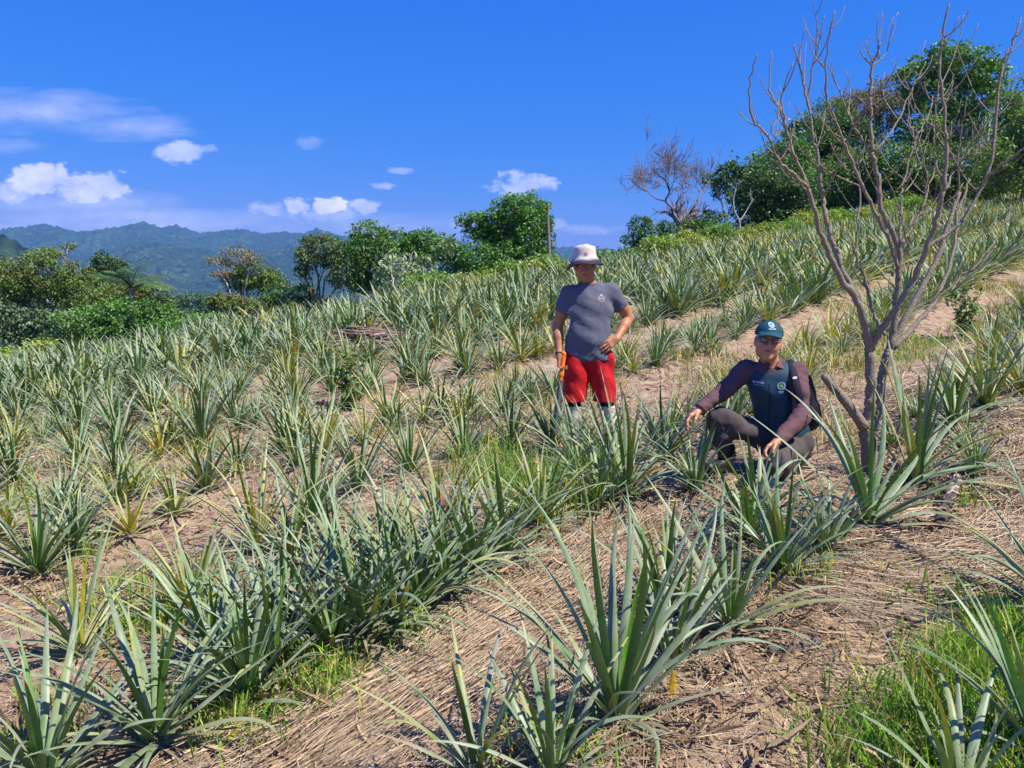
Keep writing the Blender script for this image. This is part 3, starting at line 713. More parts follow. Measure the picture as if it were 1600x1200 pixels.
# valley gap
tree('sparse rusty topped tree beside the valley gap', 43, [(372, 394, 24, 9), (340, 408, 20, 7), (395, 402, 16, 7), (350, 428, 24, 6), (368, 412, 22, 7)], (.17, .10, .035), .12, .55, seed=10, bark=PALEBARK, base_px=378, tr=.08, tint2=OLIVE, mixt=.4)
tree('rounded olive tree between the rusty tree and the tall dark one', 44, [(402, 430, 34, 22), (378, 442, 28, 18), (425, 445, 24, 18)], OLIVE, .14, 1.4, seed=11)
tree('low spreading olive tree behind the far pineapple rows', 41, [(360, 478, 34, 18), (410, 482, 36, 18), (455, 486, 30, 16), (345, 470, 22, 12)], (.075, .10, .022), .15, 1.35, seed=12, tint2=(.13, .09, .03), mixt=.15)
tree('small bright green bush at the mouth of the valley gap', 37, [(312, 502, 22, 12), (336, 498, 16, 10)], (.08, .17, .04), .13, 1.2, seed=13, name='bush', cat='bush', tr=.03)
tree('green bush below the thin dark tree left of the vine draped tree', 38, [(470, 458, 26, 14), (430, 466, 22, 12), (492, 474, 26, 12)], MIDG, .14, 1.3, seed=14, name='bush', cat='bush', tr=.05)
tree('thin trunked dark tree with an open crown left of the vine draped tree', 37, [(500, 384, 36, 18), (478, 402, 20, 14), (528, 396, 20, 22), (475, 424, 16, 12), (532, 430, 18, 22), (510, 408, 20, 12)], (.06, .085, .02), .13, 1.15, seed=15, base_px=506, tr=.09)
def vines(root, Y, px, py, w, n, Lm, seed, col):
    rng = np.random.default_rng(seed); mb = MB(); bs = []; cs = []
    for i in range(n):
        p = np.array(at(px + rng.uniform(-w, w), py + rng.uniform(-12, 12), Y - rng.uniform(.4, 1.3))); L = rng.uniform(.4, 1) * Lm; m = int(L * 26)
        s = rng.uniform(0, 1, m); q = p[None] + np.stack([np.sin(s * 5 + i) * .08, 0 * s, -s * L], 1) + rng.normal(0, .05, (m, 3)); bs.append(q)
    P = np.concatenate(bs); cc = np.array(col) * rng.uniform(.7, 1.3, (len(P), 1)); mb.add(*leaf_cards(rng, P, .11, .7, cc, 1.0, .3))
    o = mb.build('vines', LEAFM); o.parent = root; o.matrix_parent_inverse = Matrix.Translation(-Vector(root.location))
r_ = tree('dark tree wrapped in hanging green vines with a pale split trunk', 34, [(578, 366, 32, 24), (560, 395, 20, 30), (600, 392, 20, 28), (578, 420, 28, 30), (566, 440, 22, 18)], (.05, .115, .016), .13, 1.5, seed=16, bark=PALEBARK, base_px=590, tr=.13)
vines(r_, 34, 575, 380, 34, 60, 2.2, 3, (.05, .12, .016))
tree('bright green tree right behind the vine wrapped one', 36, [(628, 380, 30, 22), (662, 378, 26, 20), (650, 398, 34, 20), (690, 390, 24, 22)], (.05, .125, .018), .14, 1.4, seed=17)
tree('pale grey green tree with large drooping leaves in front of the tree line', 31, [(612, 412, 24, 18), (650, 408, 22, 16), (668, 436, 22, 20), (628, 440, 24, 20), (600, 438, 16, 16)], (.16, .21, .12), .26, .75, .42, seed=18, droop=2.2, up=.3, bark=PALEBARK, tr=.06, stems=3)
tree('tree with drooping leaf whorls left of the tall green crown', 32, [(700, 386, 22, 16), (712, 412, 24, 20), (696, 440, 24, 20), (722, 440, 20, 18)], (.075, .12, .05), .24, .9, .38, seed=19, droop=2.0, up=.4, tr=.07, stems=2)
r_ = tree('tall tree with a heavy bright green vine covered crown left of the standing man', 33, [(742, 352, 28, 18), (775, 345, 28, 18), (802, 330, 34, 24), (830, 330, 28, 26), (845, 352, 16, 28), (790, 362, 40, 20), (820, 372, 34, 22), (760, 372, 24, 14)], (.05, .135, .014), .13, 1.5, seed=20, base_px=815, tr=.16, tint2=DARKG, mixt=.15)
vines(r_, 33, 845, 345, 18, 30, 1.6, 8, (.055, .13, .016))
tree('bright green bushy tree under the tall vine covered crown', 32, [(745, 402, 34, 22), (790, 400, 34, 22), (832, 398, 28, 26), (755, 430, 36, 18), (800, 430, 38, 20), (840, 430, 24, 20)], (.055, .14, .018), .14, 1.4, seed=21, tint2=DARKG, mixt=.35, stems=3, tr=.06)
tree('low dark shrub between drooping trees behind the far rows', 33, [(730, 446, 30, 14), (676, 456, 24, 10)], DARKG, .14, 1.4, seed=22, name='shrub', cat='shrub', tr=.04)
tree('drooping leaved bush just right of the hatted head', 29, [(948, 400, 26, 12), (985, 398, 24, 12), (925, 398, 14, 10), (1015, 402, 26, 12), (960, 414, 40, 10)], (.07, .15, .035), .20, 1.0, .4, seed=23, droop=1.6, up=.4, name='bush', cat='bush', tr=.04, stems=3)
tree('dark tree with an open lacy crown below the bare spreading tree', 38, [(1002, 352, 20, 14), (1022, 366, 26, 16), (988, 374, 18, 10), (1040, 356, 16, 12), (1010, 388, 34, 10)], (.03, .085, .016), .14, 1.1, seed=24, base_px=1015, tr=.07)
tree('green brown thicket tree at the foot of the bare spreading tree', 37, [(1080, 362, 26, 20), (1110, 352, 28, 20), (1062, 382, 30, 14), (1120, 378, 32, 18), (1095, 392, 30, 10)], MIDG, .14, 1.3, seed=25, tint2=OLIVE, mixt=.3, stems=3, tr=.06)

def skeleton_tree(label, Y, paths, r0, mat, seed, name='bare_tree', cat='bare tree', twigs=0, twl=1.0, leaves=None, px0=None, fine=3, tr_up=.4):
    """paths: lists of photo pixels traced along the main limbs, at real distance Y"""
    rng = np.random.default_rng(seed); p0 = paths[0][0][0]
    gx = at(p0[0], p0[1], Y)[0]; g = np.array([gx, Y, Hf(gx, Y) - .1]); root = empty(name, tuple(g)); tag(root, label, cat)
    tb = MB(); tips = []
    for pi, (pts, ra, rb, dy) in enumerate([(p[0] if isinstance(p[0][0], tuple) else p, *(p[1:] if isinstance(p[0][0], tuple) else (r0, r0 * .3, 0))) for p in paths]):
        n = len(pts); P = np.array([at(x, y, Y + dy * i / max(1, n - 1)) for i, (x, y) in enumerate(pts)])
        if pi == 0: P = np.vstack([[P[0][0], Y, g[2]], P])
        P = catmull(P, 5); add_tube(tb, P, np.linspace(ra, rb, len(P)), 8)
        tips.append((P, ra, rb))
    def grow(p, d, L, r, lev):
        n = 6; P = [p]; dd = d
        for i in range(n):
            dd = dd + rng.normal(0, .16, 3) + np.array([0, 0, .03 + tr_up * .15]); dd /= np.linalg.norm(dd); P.append(P[-1] + dd * L / n)
        P = np.array(P); add_tube(tb, P, np.maximum(np.linspace(r, r * .4, n + 1), .008), 5 if lev > 0 else 4)
        ends.append(P[-1])
        if lev > 0:
            for q in range(4):
                i = rng.integers(2, n + 1); e = rng.normal(0, 1, 3); e -= dd * np.dot(e, dd); e /= np.linalg.norm(e)
                grow(P[i], (dd + e * rng.uniform(.5, 1.0)), L * rng.uniform(.5, .75), r * .5, lev - 1)
    ends = []
    for P, ra, rb in tips:
        for q in range(twigs):
            i = rng.integers(len(P) // 2, len(P)); dd = P[min(i, len(P) - 1)] - P[i - 1]; dd /= np.linalg.norm(dd); e = rng.normal(0, 1, 3); e /= np.linalg.norm(e)
            grow(P[i], dd + e * .8, twl * rng.uniform(.6, 1.1), rb * .9, fine - 1)
    tk = tb.build('trunk', mat); tk.parent = root; tk.matrix_parent_inverse = Matrix.Translation(-Vector(g))
    if leaves:
        n, rad, size, col = leaves; mb = MB(); E = np.array(ends); k = rng.integers(0, len(E), n); P = E[k] + rng.normal(0, rad, (n, 3))
        mb.add(*leaf_cards(rng, P, size, .6, np.array(col) * rng.uniform(.7, 1.3, (n, 1)))); o = mb.build('crown', LEAFM); o.parent = root; o.matrix_parent_inverse = Matrix.Translation(-Vector(g))
    return root
GREYWOOD = simple_mat('grey_wood', (.22, .17, .155), .9, 9, .3, .5, 30)
skeleton_tree('leafless tree with a wide lacy umbrella crown on the skyline', 40, [
    ([(1061, 358), (1064, 350)], .10, .095, 0), ([(1064, 350), (1052, 335), (1050, 325), (1040, 314), (1046, 300), (1042, 286), (1030, 274), (1015, 264)], .075, .012, -1.5),
    ([(1040, 314), (1025, 310), (1012, 300), (1003, 296)], .04, .012, 1.5), ([(1050, 326), (1060, 312), (1068, 298), (1064, 288), (1072, 276)], .04, .012, 2),
    ([(1064, 350), (1075, 334), (1084, 322), (1092, 308), (1095, 296), (1104, 288)], .08, .015, 1), ([(1046, 300), (1040, 280), (1045, 266)], .03, .01, -1)],
    .1, GREYWOOD, 4, twigs=12, twl=1.25, fine=3, tr_up=.1)
skeleton_tree('slim tree with a loose tuft of round green leaves beside the bare umbrella tree', 37, [
    ([(1140, 378), (1134, 345), (1128, 318), (1120, 300), (1112, 284)], .06, .03, 0), ([(1128, 318), (1122, 296), (1130, 280), (1138, 272)], .03, .015, .5), ([(1134, 345), (1146, 320), (1143, 298), (1150, 280)], .04, .02, -.5)],
    .06, PALEBARK, 6, name='tree', cat='tree', twigs=5, twl=.55, fine=2, leaves=(1500, .12, .16, (.05, .13, .02)))
skeleton_tree('slender pale forked trunk in front of the dark thicket', 35.5, [
    ([(1158, 385), (1156, 352), (1154, 342), (1148, 330), (1146, 312), (1150, 295)], .05, .02, 0), ([(1156, 346), (1166, 330), (1176, 312)], .03, .01, .3)],
    .05, PALEBARK, 7, twigs=2, twl=.5, fine=2)
tree('large dark green tree mass left of the dead tree limbs', 39, [(1180, 300, 30, 34), (1172, 335, 28, 26), (1215, 282, 36, 36), (1212, 330, 40, 28), (1250, 300, 34, 40), (1180, 268, 18, 14)], (.036, .085, .02), .15, 1.3, seed=30, tr=.15, stems=3, tint2=(.08, .12, .06), mixt=.12)
tree('dark tree with a domed crown in front of the summit', 44, [(1262, 215, 30, 32), (1300, 200, 34, 40), (1290, 250, 46, 40), (1335, 230, 36, 44), (1320, 290, 46, 34), (1255, 252, 22, 24)], (.035, .078, .018), .15, 1.5, seed=31, tr=.16, stems=3, tint2=(.11, .15, .03), mixt=.2)
tree('brownish open tree behind the upper dead branches', 46, [(1345, 165, 34, 22), (1380, 150, 26, 26), (1310, 170, 22, 18), (1400, 175, 24, 22), (1360, 200, 26, 20)], (.075, .085, .03), .13, 1.0, seed=32, tr=.10, tint2=(.14, .09, .05), mixt=.35)
tree('tallest tree with big bright leaves at upper right', 43, [(1430, 122, 28, 28), (1475, 95, 32, 26), (1512, 100, 36, 30), (1548, 118, 24, 24), (1460, 150, 42, 32), (1520, 155, 40, 34), (1490, 200, 50, 36), (1440, 210, 38, 36)], (.042, .105, .016), .19, 1.35, .7, seed=33, tr=.2, bark=PALEBARK, base_px=1515, tint2=(.13, .23, .03), mixt=.28)
tree('dark green undergrowth tree below the tallest crown', 41, [(1385, 258, 40, 36), (1440, 262, 42, 34), (1500, 262, 46, 32), (1400, 300, 46, 24), (1475, 298, 48, 22), (1550, 285, 40, 26)], (.035, .08, .018), .15, 1.4, seed=34, tint2=(.12, .19, .03), mixt=.3, stems=4, tr=.07)
tree('yellow green tree at the right edge below the bare twigs', 35, [(1590, 225, 34, 28), (1620, 200, 34, 34), (1585, 268, 34, 28), (1640, 260, 50, 40), (1560, 240, 22, 22)], (.09, .165, .024), .17, 1.2, seed=35, tint2=MIDG, mixt=.35, tr=.12)
skeleton_tree('leafless twiggy tree behind the right edge of the thicket', 44, [([(1530, 330), (1528, 260), (1518, 200)], .10, .06, 0), ([(1528, 240), (1560, 180), (1590, 140)], .05, .02, 1), ([(1528, 225), (1505, 170), (1500, 120)], .05, .02, -.5), ([(1540, 215), (1580, 190), (1610, 170)], .04, .015, .5)], .1, PALEBARK, 12, twigs=5, twl=1.1, fine=2)
tree('hazy green wood patch down in the valley gap', 150, [(300, 468, 26, 10), (330, 474, 22, 9), (275, 478, 20, 8), (350, 482, 20, 8), (310, 488, 30, 8)], (.045, .085, .025), .55, 1.2, seed=90, tr=.2, stems=3)
tree('paler tree patch lower in the valley gap', 95, [(285, 492, 18, 9), (308, 498, 20, 8), (270, 500, 16, 8), (335, 500, 16, 8)], (.07, .12, .035), .36, 1.2, seed=91, tr=.15, stems=2)
tree('broad dark green tree crown left of the domed one above the crest', 41, [(1205, 262, 34, 34), (1165, 300, 30, 30), (1240, 245, 34, 34), (1200, 310, 44, 30), (1270, 290, 44, 34), (1330, 270, 44, 36)], (.045, .105, .02), .17, 1.2, seed=93, tint2=(.09, .15, .03), mixt=.2, stems=3, tr=.15)
tree('green tree crown touching the right edge beside the tallest tree', 45, [(1575, 165, 28, 26), (1610, 150, 34, 34), (1600, 200, 34, 28), (1565, 215, 26, 24)], (.05, .11, .02), .17, 1.1, seed=94, tint2=(.12, .19, .03), mixt=.3, tr=.12)
tree('dense green thicket tree filling in below the right grove', 42, [(1330, 300, 34, 22), (1375, 300, 34, 22), (1300, 318, 30, 16), (1430, 290, 36, 22), (1490, 285, 36, 22), (1545, 275, 36, 24), (1590, 272, 30, 22), (1250, 335, 30, 14)], (.06, .13, .02), .17, 1.3, seed=92, tint2=(.12, .19, .03), mixt=.3, stems=5, tr=.07)
# weedy yellow green shrubs along the top edge of the field
rg = np.random.default_rng(3)
k = 0
_sh = [(1125, 372), (1168, 368), (1200, 356), (1232, 345), (1262, 352), (1288, 330), (1318, 322), (1350, 330), (1382, 318), (1412, 308), (1445, 312), (1475, 300), (1508, 306), (1545, 298), (1580, 290), (1612, 292), (1075, 385), (1040, 396), (690, 462), (735, 458), (768, 452), (802, 452), (836, 446), (860, 440), (655, 468), (66, 530), (26, 534)]
_pxs = [a_ for a_, b_ in _sh]
for px, py in _sh:
    k += 1; x = (px - 800) / FPX; Y_ = 26.
    for _ in range(8): Y_ = float(edge_y(x * Y_)) + 1.2
    y2 = py
    gy_ = to_px((x * Y_, Y_, Hf(x * Y_, Y_)))[1]; y2 = gy_ - 14 * 26 / Y_ - 4
    cl = [(px + rg.uniform(-14, 14), y2 + rg.uniform(-9, 7), rg.uniform(9, 17) * 26 / Y_ * 1.3 * (1.6 if px > 1030 else 1), rg.uniform(7, 14) * 26 / Y_ * 1.3 * (1.5 if px > 1030 else 1)) for _ in range(4)]
    tree(('yellow green', 'fresh green', 'pale lime')[k % 3] + ' weedy shrub on the top edge of the field, ' + nth(1 + sorted(_pxs).index(px)) + ' from left', Y_, cl, [(.13, .19, .025), (.09, .165, .02), (.16, .19, .03)][k % 3], .12, 1.0, .4, seed=60 + k, name='shrub', cat='shrub', group='weedy shrubs along the field edge', tr=.02, stems=2)

# ------------------------------------------------------------------ dead branching tree beside the crouching man
DB = simple_mat('dead_branch_bark', (.255, .215, .168), .9, 55, .6, 1.0, 90)
def dead_tree():
    Y0 = 4.9; gx = at(1360, 740, Y0)[0]; g = np.array([gx, Y0, Hf(gx, Y0) - .05])
    root = empty('dead_tree', tuple(g)); tag(root, 'leafless young tree with many upright bare branches beside the crouching man', 'dead tree')
    rng = np.random.default_rng(77); tb = MB(); stub = MB(); tw = MB()
    # (pixels, radius start, radius end, depth start, depth end)
    B = [
     ([(1362, 790), (1361, 735), (1356, 690), (1355, 655)], .062, .050, 0, 0),
     ([(1355, 662), (1359, 630), (1361, 600), (1359, 550)], .042, .034, 0, -.05),
     ([(1359, 552), (1354, 512), (1339, 471), (1312, 430), (1293, 392), (1278, 350), (1263, 295)], .029, .013, -.05, -.35),
     ([(1357, 535), (1345, 478), (1331, 452), (1308, 400), (1293, 345), (1286, 310)], .024, .015, -.05, .15),
     ([(1359, 548), (1374, 520), (1395, 490), (1425, 441), (1447, 392), (1462, 345), (1473, 299)], .026, .014, -.05, -.35),
     ([(1360, 670), (1374, 640), (1376, 602), (1383, 570), (1389, 546)], .040, .032, 0, .1),
     ([(1388, 552), (1410, 505), (1440, 449), (1466, 400), (1482, 350), (1500, 300)], .027, .012, .1, .3),
     ([(1389, 548), (1397, 512), (1404, 456), (1404, 422), (1404, 387), (1378, 326), (1370, 268), (1362, 238)], .027, .015, .1, .05),
     ([(1395, 545), (1432, 505), (1462, 467), (1480, 425), (1492, 380), (1497, 330), (1516, 280)], .021, .007, .1, .55),
     ([(1462, 467), (1500, 437), (1537, 400), (1560, 370), (1580, 320)], .008, .004, .25, .5),
     ([(1384, 524), (1365, 490), (1350, 434), (1338, 400), (1341, 345), (1344, 292), (1336, 230)], .014, .005, .08, .4),
     # upper limbs
     ([(1263, 295), (1240, 272), (1217, 253), (1201, 215), (1174, 180), (1172, 123), (1182, 84)], .011, .004, -.35, -.55),
     ([(1263, 293), (1236, 230), (1218, 169), (1203, 142), (1205, 80)], .011, .004, -.35, -.2),
     ([(1262, 290), (1243, 245), (1229, 200), (1222, 150), (1240, 97)], .008, .003, -.35, -.5),
     ([(1286, 310), (1280, 260), (1272, 215), (1261, 153), (1251, 111), (1241, 69)], .015, .005, .15, .3),
     ([(1261, 153), (1270, 100), (1282, 60), (1289, 23)], .008, .003, .25, .2),
     ([(1288, 305), (1305, 268), (1320, 226), (1347, 172), (1362, 145)], .010, .004, .15, -.1),
     ([(1362, 238), (1361, 190), (1360, 153), (1362, 103), (1372, 80), (1374, 61)], .015, .005, .05, 0),
     ([(1362, 105), (1343, 80)], .006, .004, .02, .0), ([(1364, 103), (1385, 80), (1404, 19)], .006, .003, .02, .15),
     ([(1404, 420), (1385, 368), (1347, 291), (1324, 238), (1312, 207), (1293, 153), (1291, 96), (1304, 16)], .016, .004, .05, -.3),
     ([(1362, 240), (1335, 199), (1316, 153), (1293, 100)], .010, .004, .05, .25),
     ([(1366, 240), (1404, 188), (1424, 142), (1447, 96)], .009, .003, .05, .3),
     ([(1473, 299), (1479, 249), (1477, 192), (1468, 115), (1473, 57), (1483, 4)], .014, .005, -.35, -.45),
     ([(1474, 290), (1460, 245), (1462, 190), (1466, 130), (1472, 60)], .009, .003, -.35, -.2),
     ([(1447, 389), (1504, 345), (1539, 280), (1554, 215), (1562, 115), (1577, 77), (1596, 31)], .016, .005, -.25, -.2),
     ([(1539, 280), (1560, 262), (1600, 230), (1640, 190)], .011, .005, -.22, -.5),
     ([(1404, 387), (1425, 352), (1439, 330), (1452, 290), (1466, 245)], .012, .005, .05, .3),
     ([(1406, 385), (1408, 318), (1410, 291), (1431, 218), (1450, 180), (1458, 150)], .011, .004, .05, .4),
     ([(1431, 222), (1422, 190), (1420, 150)], .005, .003, .35, .4), ([(1439, 330), (1448, 280), (1440, 235), (1432, 200)], .008, .003, .15, .1),
     ([(1420, 400), (1411, 350), (1396, 300), (1380, 270)], .007, .003, .1, -.2), ([(1473, 300), (1500, 255), (1520, 230)], .008, .003, -.35, -.1),
     ([(1500, 300), (1496, 250), (1502, 200), (1512, 150)], .008, .003, .3, .2), ([(1516, 280), (1530, 240), (1534, 190)], .006, .003, .55, .5),
     ([(1272, 330), (1262, 300), (1236, 275), (1215, 240), (1203, 190)], .008, .003, -.2, -.5),
     ([(1344, 292), (1310, 275), (1285, 260), (1262, 240)], .007, .003, .3, -.1),
    ]
    tops = []
    for i, (pts, ra, rb, d0, d1) in enumerate(B):
        n = len(pts); P = np.array([at(x, y, Y0 + d0 + (d1 - d0) * q / (n - 1)) for q, (x, y) in enumerate(pts)])
        P = catmull(P, 6); P[1:-1] += rng.normal(0, .004, (len(P) - 2, 3)); m = len(P)
        rad = (.88 if ra > .02 else .82) * np.linspace(ra, rb, m) * (1 + rng.normal(0, .035, m)) * (1 + .18 * (rng.random(m) < .12))
        add_tube(tb, P, rad, 10 if ra > .02 else 6)
        if i >= 8: tops.append((P, ra, rb))
    for P, ra, rb in tops:
        L = np.linalg.norm(np.diff(P, axis=0), axis=1).sum(); nt_ = int(L / .23) + 2
        for q in range(nt_):
            i = rng.integers(max(1, len(P) // 4), len(P) - 1)
            if P[i][0] < at(1212, 100, Y0)[0] and P[i][2] > at(1200, 170, Y0)[2]: continue
            dd = P[i] - P[i - 1]; dd /= np.linalg.norm(dd)
            e = np.array([rng.normal(), rng.normal() * .7, 0]); e /= np.linalg.norm(e); ln = rng.uniform(.12, .42) * (1.3 if rng.random() < .3 else .8); c = [P[i]]; v = dd * .5 + e * .85
            for z in range(7):
                v = v + np.array([0, 0, .20]) + rng.normal(0, .07, 3); v /= np.linalg.norm(v); c.append(c[-1] + v * ln / 7)
            c = np.array(c); r0 = min(ra * .45, .0040); rr = np.linspace(r0, .0017, 8); rr[::2] *= 1.25; add_tube(tw, c, rr, 5)
            if rng.random() < .35:
                j = rng.integers(3, 6); v = (c[j] - c[j - 1]); v /= np.linalg.norm(v); e = np.array([rng.normal(), rng.normal(), 0]); e /= np.linalg.norm(e); v = v * .5 + e * .7; c2 = [c[j]]
                for z in range(5): v = v + np.array([0, 0, .3]); v /= np.linalg.norm(v); c2.append(c2[-1] + v * ln * .09)
                add_tube(tw, np.array(c2), np.linspace(.003, .0018, 6), 5)
    for V_, F_, C_ in ((tw.V, tw.Q, tw.Cc),):
        tb.Q += [f + tb.n for f in tw.Q]; tb.T += [f + tb.n for f in tw.T]; tb.V += tw.V; tb.Cc += tw.Cc; tb.n += tw.n
    for nm, mbb in (('trunk', tb),):
        o = mbb.build(nm, DB); o.parent = root; o.matrix_parent_inverse = Matrix.Translation(-Vector(g))
    P = catmull(np.array([at(x, y, Y0 - .02 - .1 * q / 4) for q, (x, y) in enumerate([(1350, 668), (1335, 645), (1316, 621), (1300, 603), (1288, 588)])]), 5)
    add_tube(stub, P, np.linspace(.036, .024, len(P)), 10)
    P = catmull(np.array([at(x, y, Y0 - .1) for x, y in [(1310, 613), (1303, 600), (1299, 589)]]), 4); add_tube(stub, P, np.linspace(.022, .014, len(P)), 9)
    o = stub.build('broken_branch', DB); o.parent = root; o.matrix_parent_inverse = Matrix.Translation(-Vector(g))
dead_tree()
# bare pole trunk on the skyline left of the hat
g = at(857, 432, 30.); gz = Hf(g.x, 30.)
tb = MB(); add_tube(tb, catmull([(g.x, 30, gz - .1), tuple(at(858, 400, 30)), tuple(at(856, 345, 30)), tuple(at(857, 318, 30))], 6), np.linspace(.09, .04, 19), 8)
o = tb.build('dead_pole_tree', BARK, None, (g.x, 30, gz)); tag(o, 'thin bare dead trunk standing against the sky left of the hat', 'trunk')

# ------------------------------------------------------------------ straw mulch, grass, twigs, logs
def ground_frame(X, Y, e=.03):
    z = H(X, Y); gx = (H(X + e, Y) - z) / e; gy = (H(X, Y + e) - z) / e; return z, gx, gy
def clodz(X, Y): 
    r = np.hypot(X, Y); return (fbm(X * 7, Y * 7, 4, 77, .6) - .5) * 0.055 * (1 - sstep(6, 16, r))
def straw():
    rng = np.random.default_rng(21)
    n = 560000; X = rng.uniform(-5.5, 6.5, n); Y = rng.uniform(1.2, 9.5, n)
    q = X * ROWN[0] + Y * ROWN[1]; rr = np.hypot(X, Y)
    dens = .16 + .95 * sstep(2.3, 1.2, q - .30 * X) * (1 - sstep(5.5, 8.5, rr)) 
    dens = dens * (.25 + 1.4 * sstep(.38, .62, fbm(X * 1.7, Y * 1.7, 3, 91))) * np.clip(5.5 / rr, .3, 1.4)
    m = (rng.random(n) < dens * .72) & (np.abs(X) < Y * .8 + .6); X, Y = X[m], Y[m]; n = len(X)
    fl = fbm(X * .8, Y * .8, 2, 55) * 9 + rng.normal(0, .55, n)
    L = rng.uniform(.05, .26, n) * rng.choice([1, 1, .5], n); tilt = rng.uniform(-.05, .16, n)
    # combed bundle of long stalks over the mound in front of the front row
    n2 = 9000; c0 = hit(680, 1030); al = rng.normal(.1, .55, n2); ac = rng.normal(0, .17, n2); X2 = c0[0] + ROWD[0] * al + ROWN[0] * ac; Y2 = c0[1] + ROWD[1] * al + ROWN[1] * ac
    c1_ = hit(1440, 890); n3 = 7000; t3 = rng.uniform(0, 6.28, n3); r3 = .55 * np.sqrt(rng.random(n3)); X3 = c1_[0] + r3 * np.cos(t3) * 1.5; Y3 = c1_[1] + r3 * np.sin(t3)
    X = np.concatenate([X, X2, X3]); Y = np.concatenate([Y, Y2, Y3]); rr = np.concatenate([rr[m], np.hypot(X2, Y2), np.hypot(X3, Y3)]); m = slice(None)
    fl = np.concatenate([fl, math.atan2(ROWD[1], ROWD[0]) + rng.normal(0, .13, n2), .15 + 1.1 * (X3 - c1_[0]) + rng.normal(0, .22, n3)])
    L = np.concatenate([L, rng.uniform(.16, .42, n2), rng.uniform(.15, .4, n3)]); tilt = np.concatenate([tilt, rng.uniform(-.03, .06, n2), rng.uniform(-.03, .08, n3)]); n = len(X)
    S = 3; s = np.linspace(0, 1, S + 1)[None]; dr = rng.normal(0, .5, n)[:, None]; dr[-16000:] *= .3
    a = fl[:, None] + dr * s; st = np.cumsum(np.concatenate([np.zeros((n, 1)), np.full((n, S), 1.0 / S)], 1), 1)
    px_ = X[:, None] + np.cos(a) * st * L[:, None]; py_ = Y[:, None] + np.sin(a) * st * L[:, None]
    lift = rng.uniform(.004, .05, n) ** 1.0; lift = np.where(rng.random(n) < .7, lift * .45, lift)
    pz = H(px_, py_) + clodz(px_, py_) + lift[:, None] + tilt[:, None] * L[:, None] * s * (1.3 - s)
    w = (rng.uniform(.0006, .0017, n) * np.clip(rr[m] / 3.2, 1, 2.2))[:, None]
    ro = rng.uniform(-.9, .9, n)[:, None]
    bx, by, bz = -np.sin(a) * np.cos(ro) * w, np.cos(a) * np.cos(ro) * w, np.sin(ro) * w
    P = np.stack([px_, py_, pz], -1); B = np.stack([bx, by, bz + 0 * bx], -1)
    V = np.stack([P - B, P + B], 2).reshape(-1, 3); i = np.arange(n)[:, None] * (S + 1) * 2 + np.arange(S)[None] * 2
    F = np.stack([i, i + 1, i + 3, i + 2], -1).reshape(-1, 4)
    base = np.array([[.46, .34, .22], [.40, .29, .185], [.52, .41, .28], [.34, .235, .14], [.40, .32, .24]])
    c = base[rng.integers(0, 5, n)] * rng.uniform(.6, 1.25, (n, 1)); c = np.repeat(c, (S + 1) * 2, 0)
    m_ = simple_mat('straw', (.5, .4, .3), .75, 40, .15, 0, attr=True)
    o = mesh_obj('dry_grass', mesh_np('dry_grass', V, F, c, False), m_); tag(o, 'dry straw mulch lying over the soil', 'dry grass', None, 'stuff'); print('straw', n)
straw()
def blades(name, lab, spots, n, Lr, wr, seed, cols, cat='grass', lean=.5):
    cols = [tuple(min(.9, 1.45 * q_) for q_ in c_) for c_ in cols]
    rng = np.random.default_rng(seed); W_ = np.array([s[3] for s in spots], float); W_ /= W_.sum(); k = rng.choice(len(spots), n, p=W_)
    sp = np.array([s[:3] for s in spots]); X = sp[k, 0] + rng.normal(0, 1, n) * sp[k, 2]; Y = sp[k, 1] + rng.normal(0, 1, n) * sp[k, 2]
    # tufts
    tx = np.round(X / .07) * .07 + (_h((X / .07).astype(int), (Y / .07).astype(int), 3) - .5) * .05; X = tx + rng.normal(0, .012, n); Y = np.round(Y / .07) * .07 + rng.normal(0, .012, n) + (_h((Y / .07).astype(int), (X / .07).astype(int), 8) - .5) * .05
    ok = Y > .9; X, Y = X[ok], Y[ok]; n = len(X)
    Z = H(X, Y) + clodz(X, Y) - .005
    c = np.array(cols)[rng.integers(0, len(cols), n)] * rng.uniform(.65, 1.35, (n, 1))
    V, F, Cc = ribbons(np.stack([X, Y, Z], 1), rng.uniform(0, 6.28, n), np.abs(rng.normal(.1, .3, n)), rng.uniform(.1, 1.5, n) * lean * 2, rng.uniform(*Lr, n), rng.uniform(*wr, n), rng.normal(0, .4, n), c, c * np.array([1.05, 1.05, .9]), S=5, chan=.15, twist=rng.normal(0, .8, n), shape='l')
    o = mesh_obj(name, mesh_np(name, V, F, Cc), GRASSM); tag(o, lab, cat, None, 'stuff')
def sp(px, py, r, w=1): p = hit(px, py) if py < 1195 else hit(px, 1195); return (p[0], p[1], r, w)
GC = [(.09, .22, .015), (.13, .27, .02), (.06, .15, .015), (.17, .24, .03), (.32, .29, .10)]
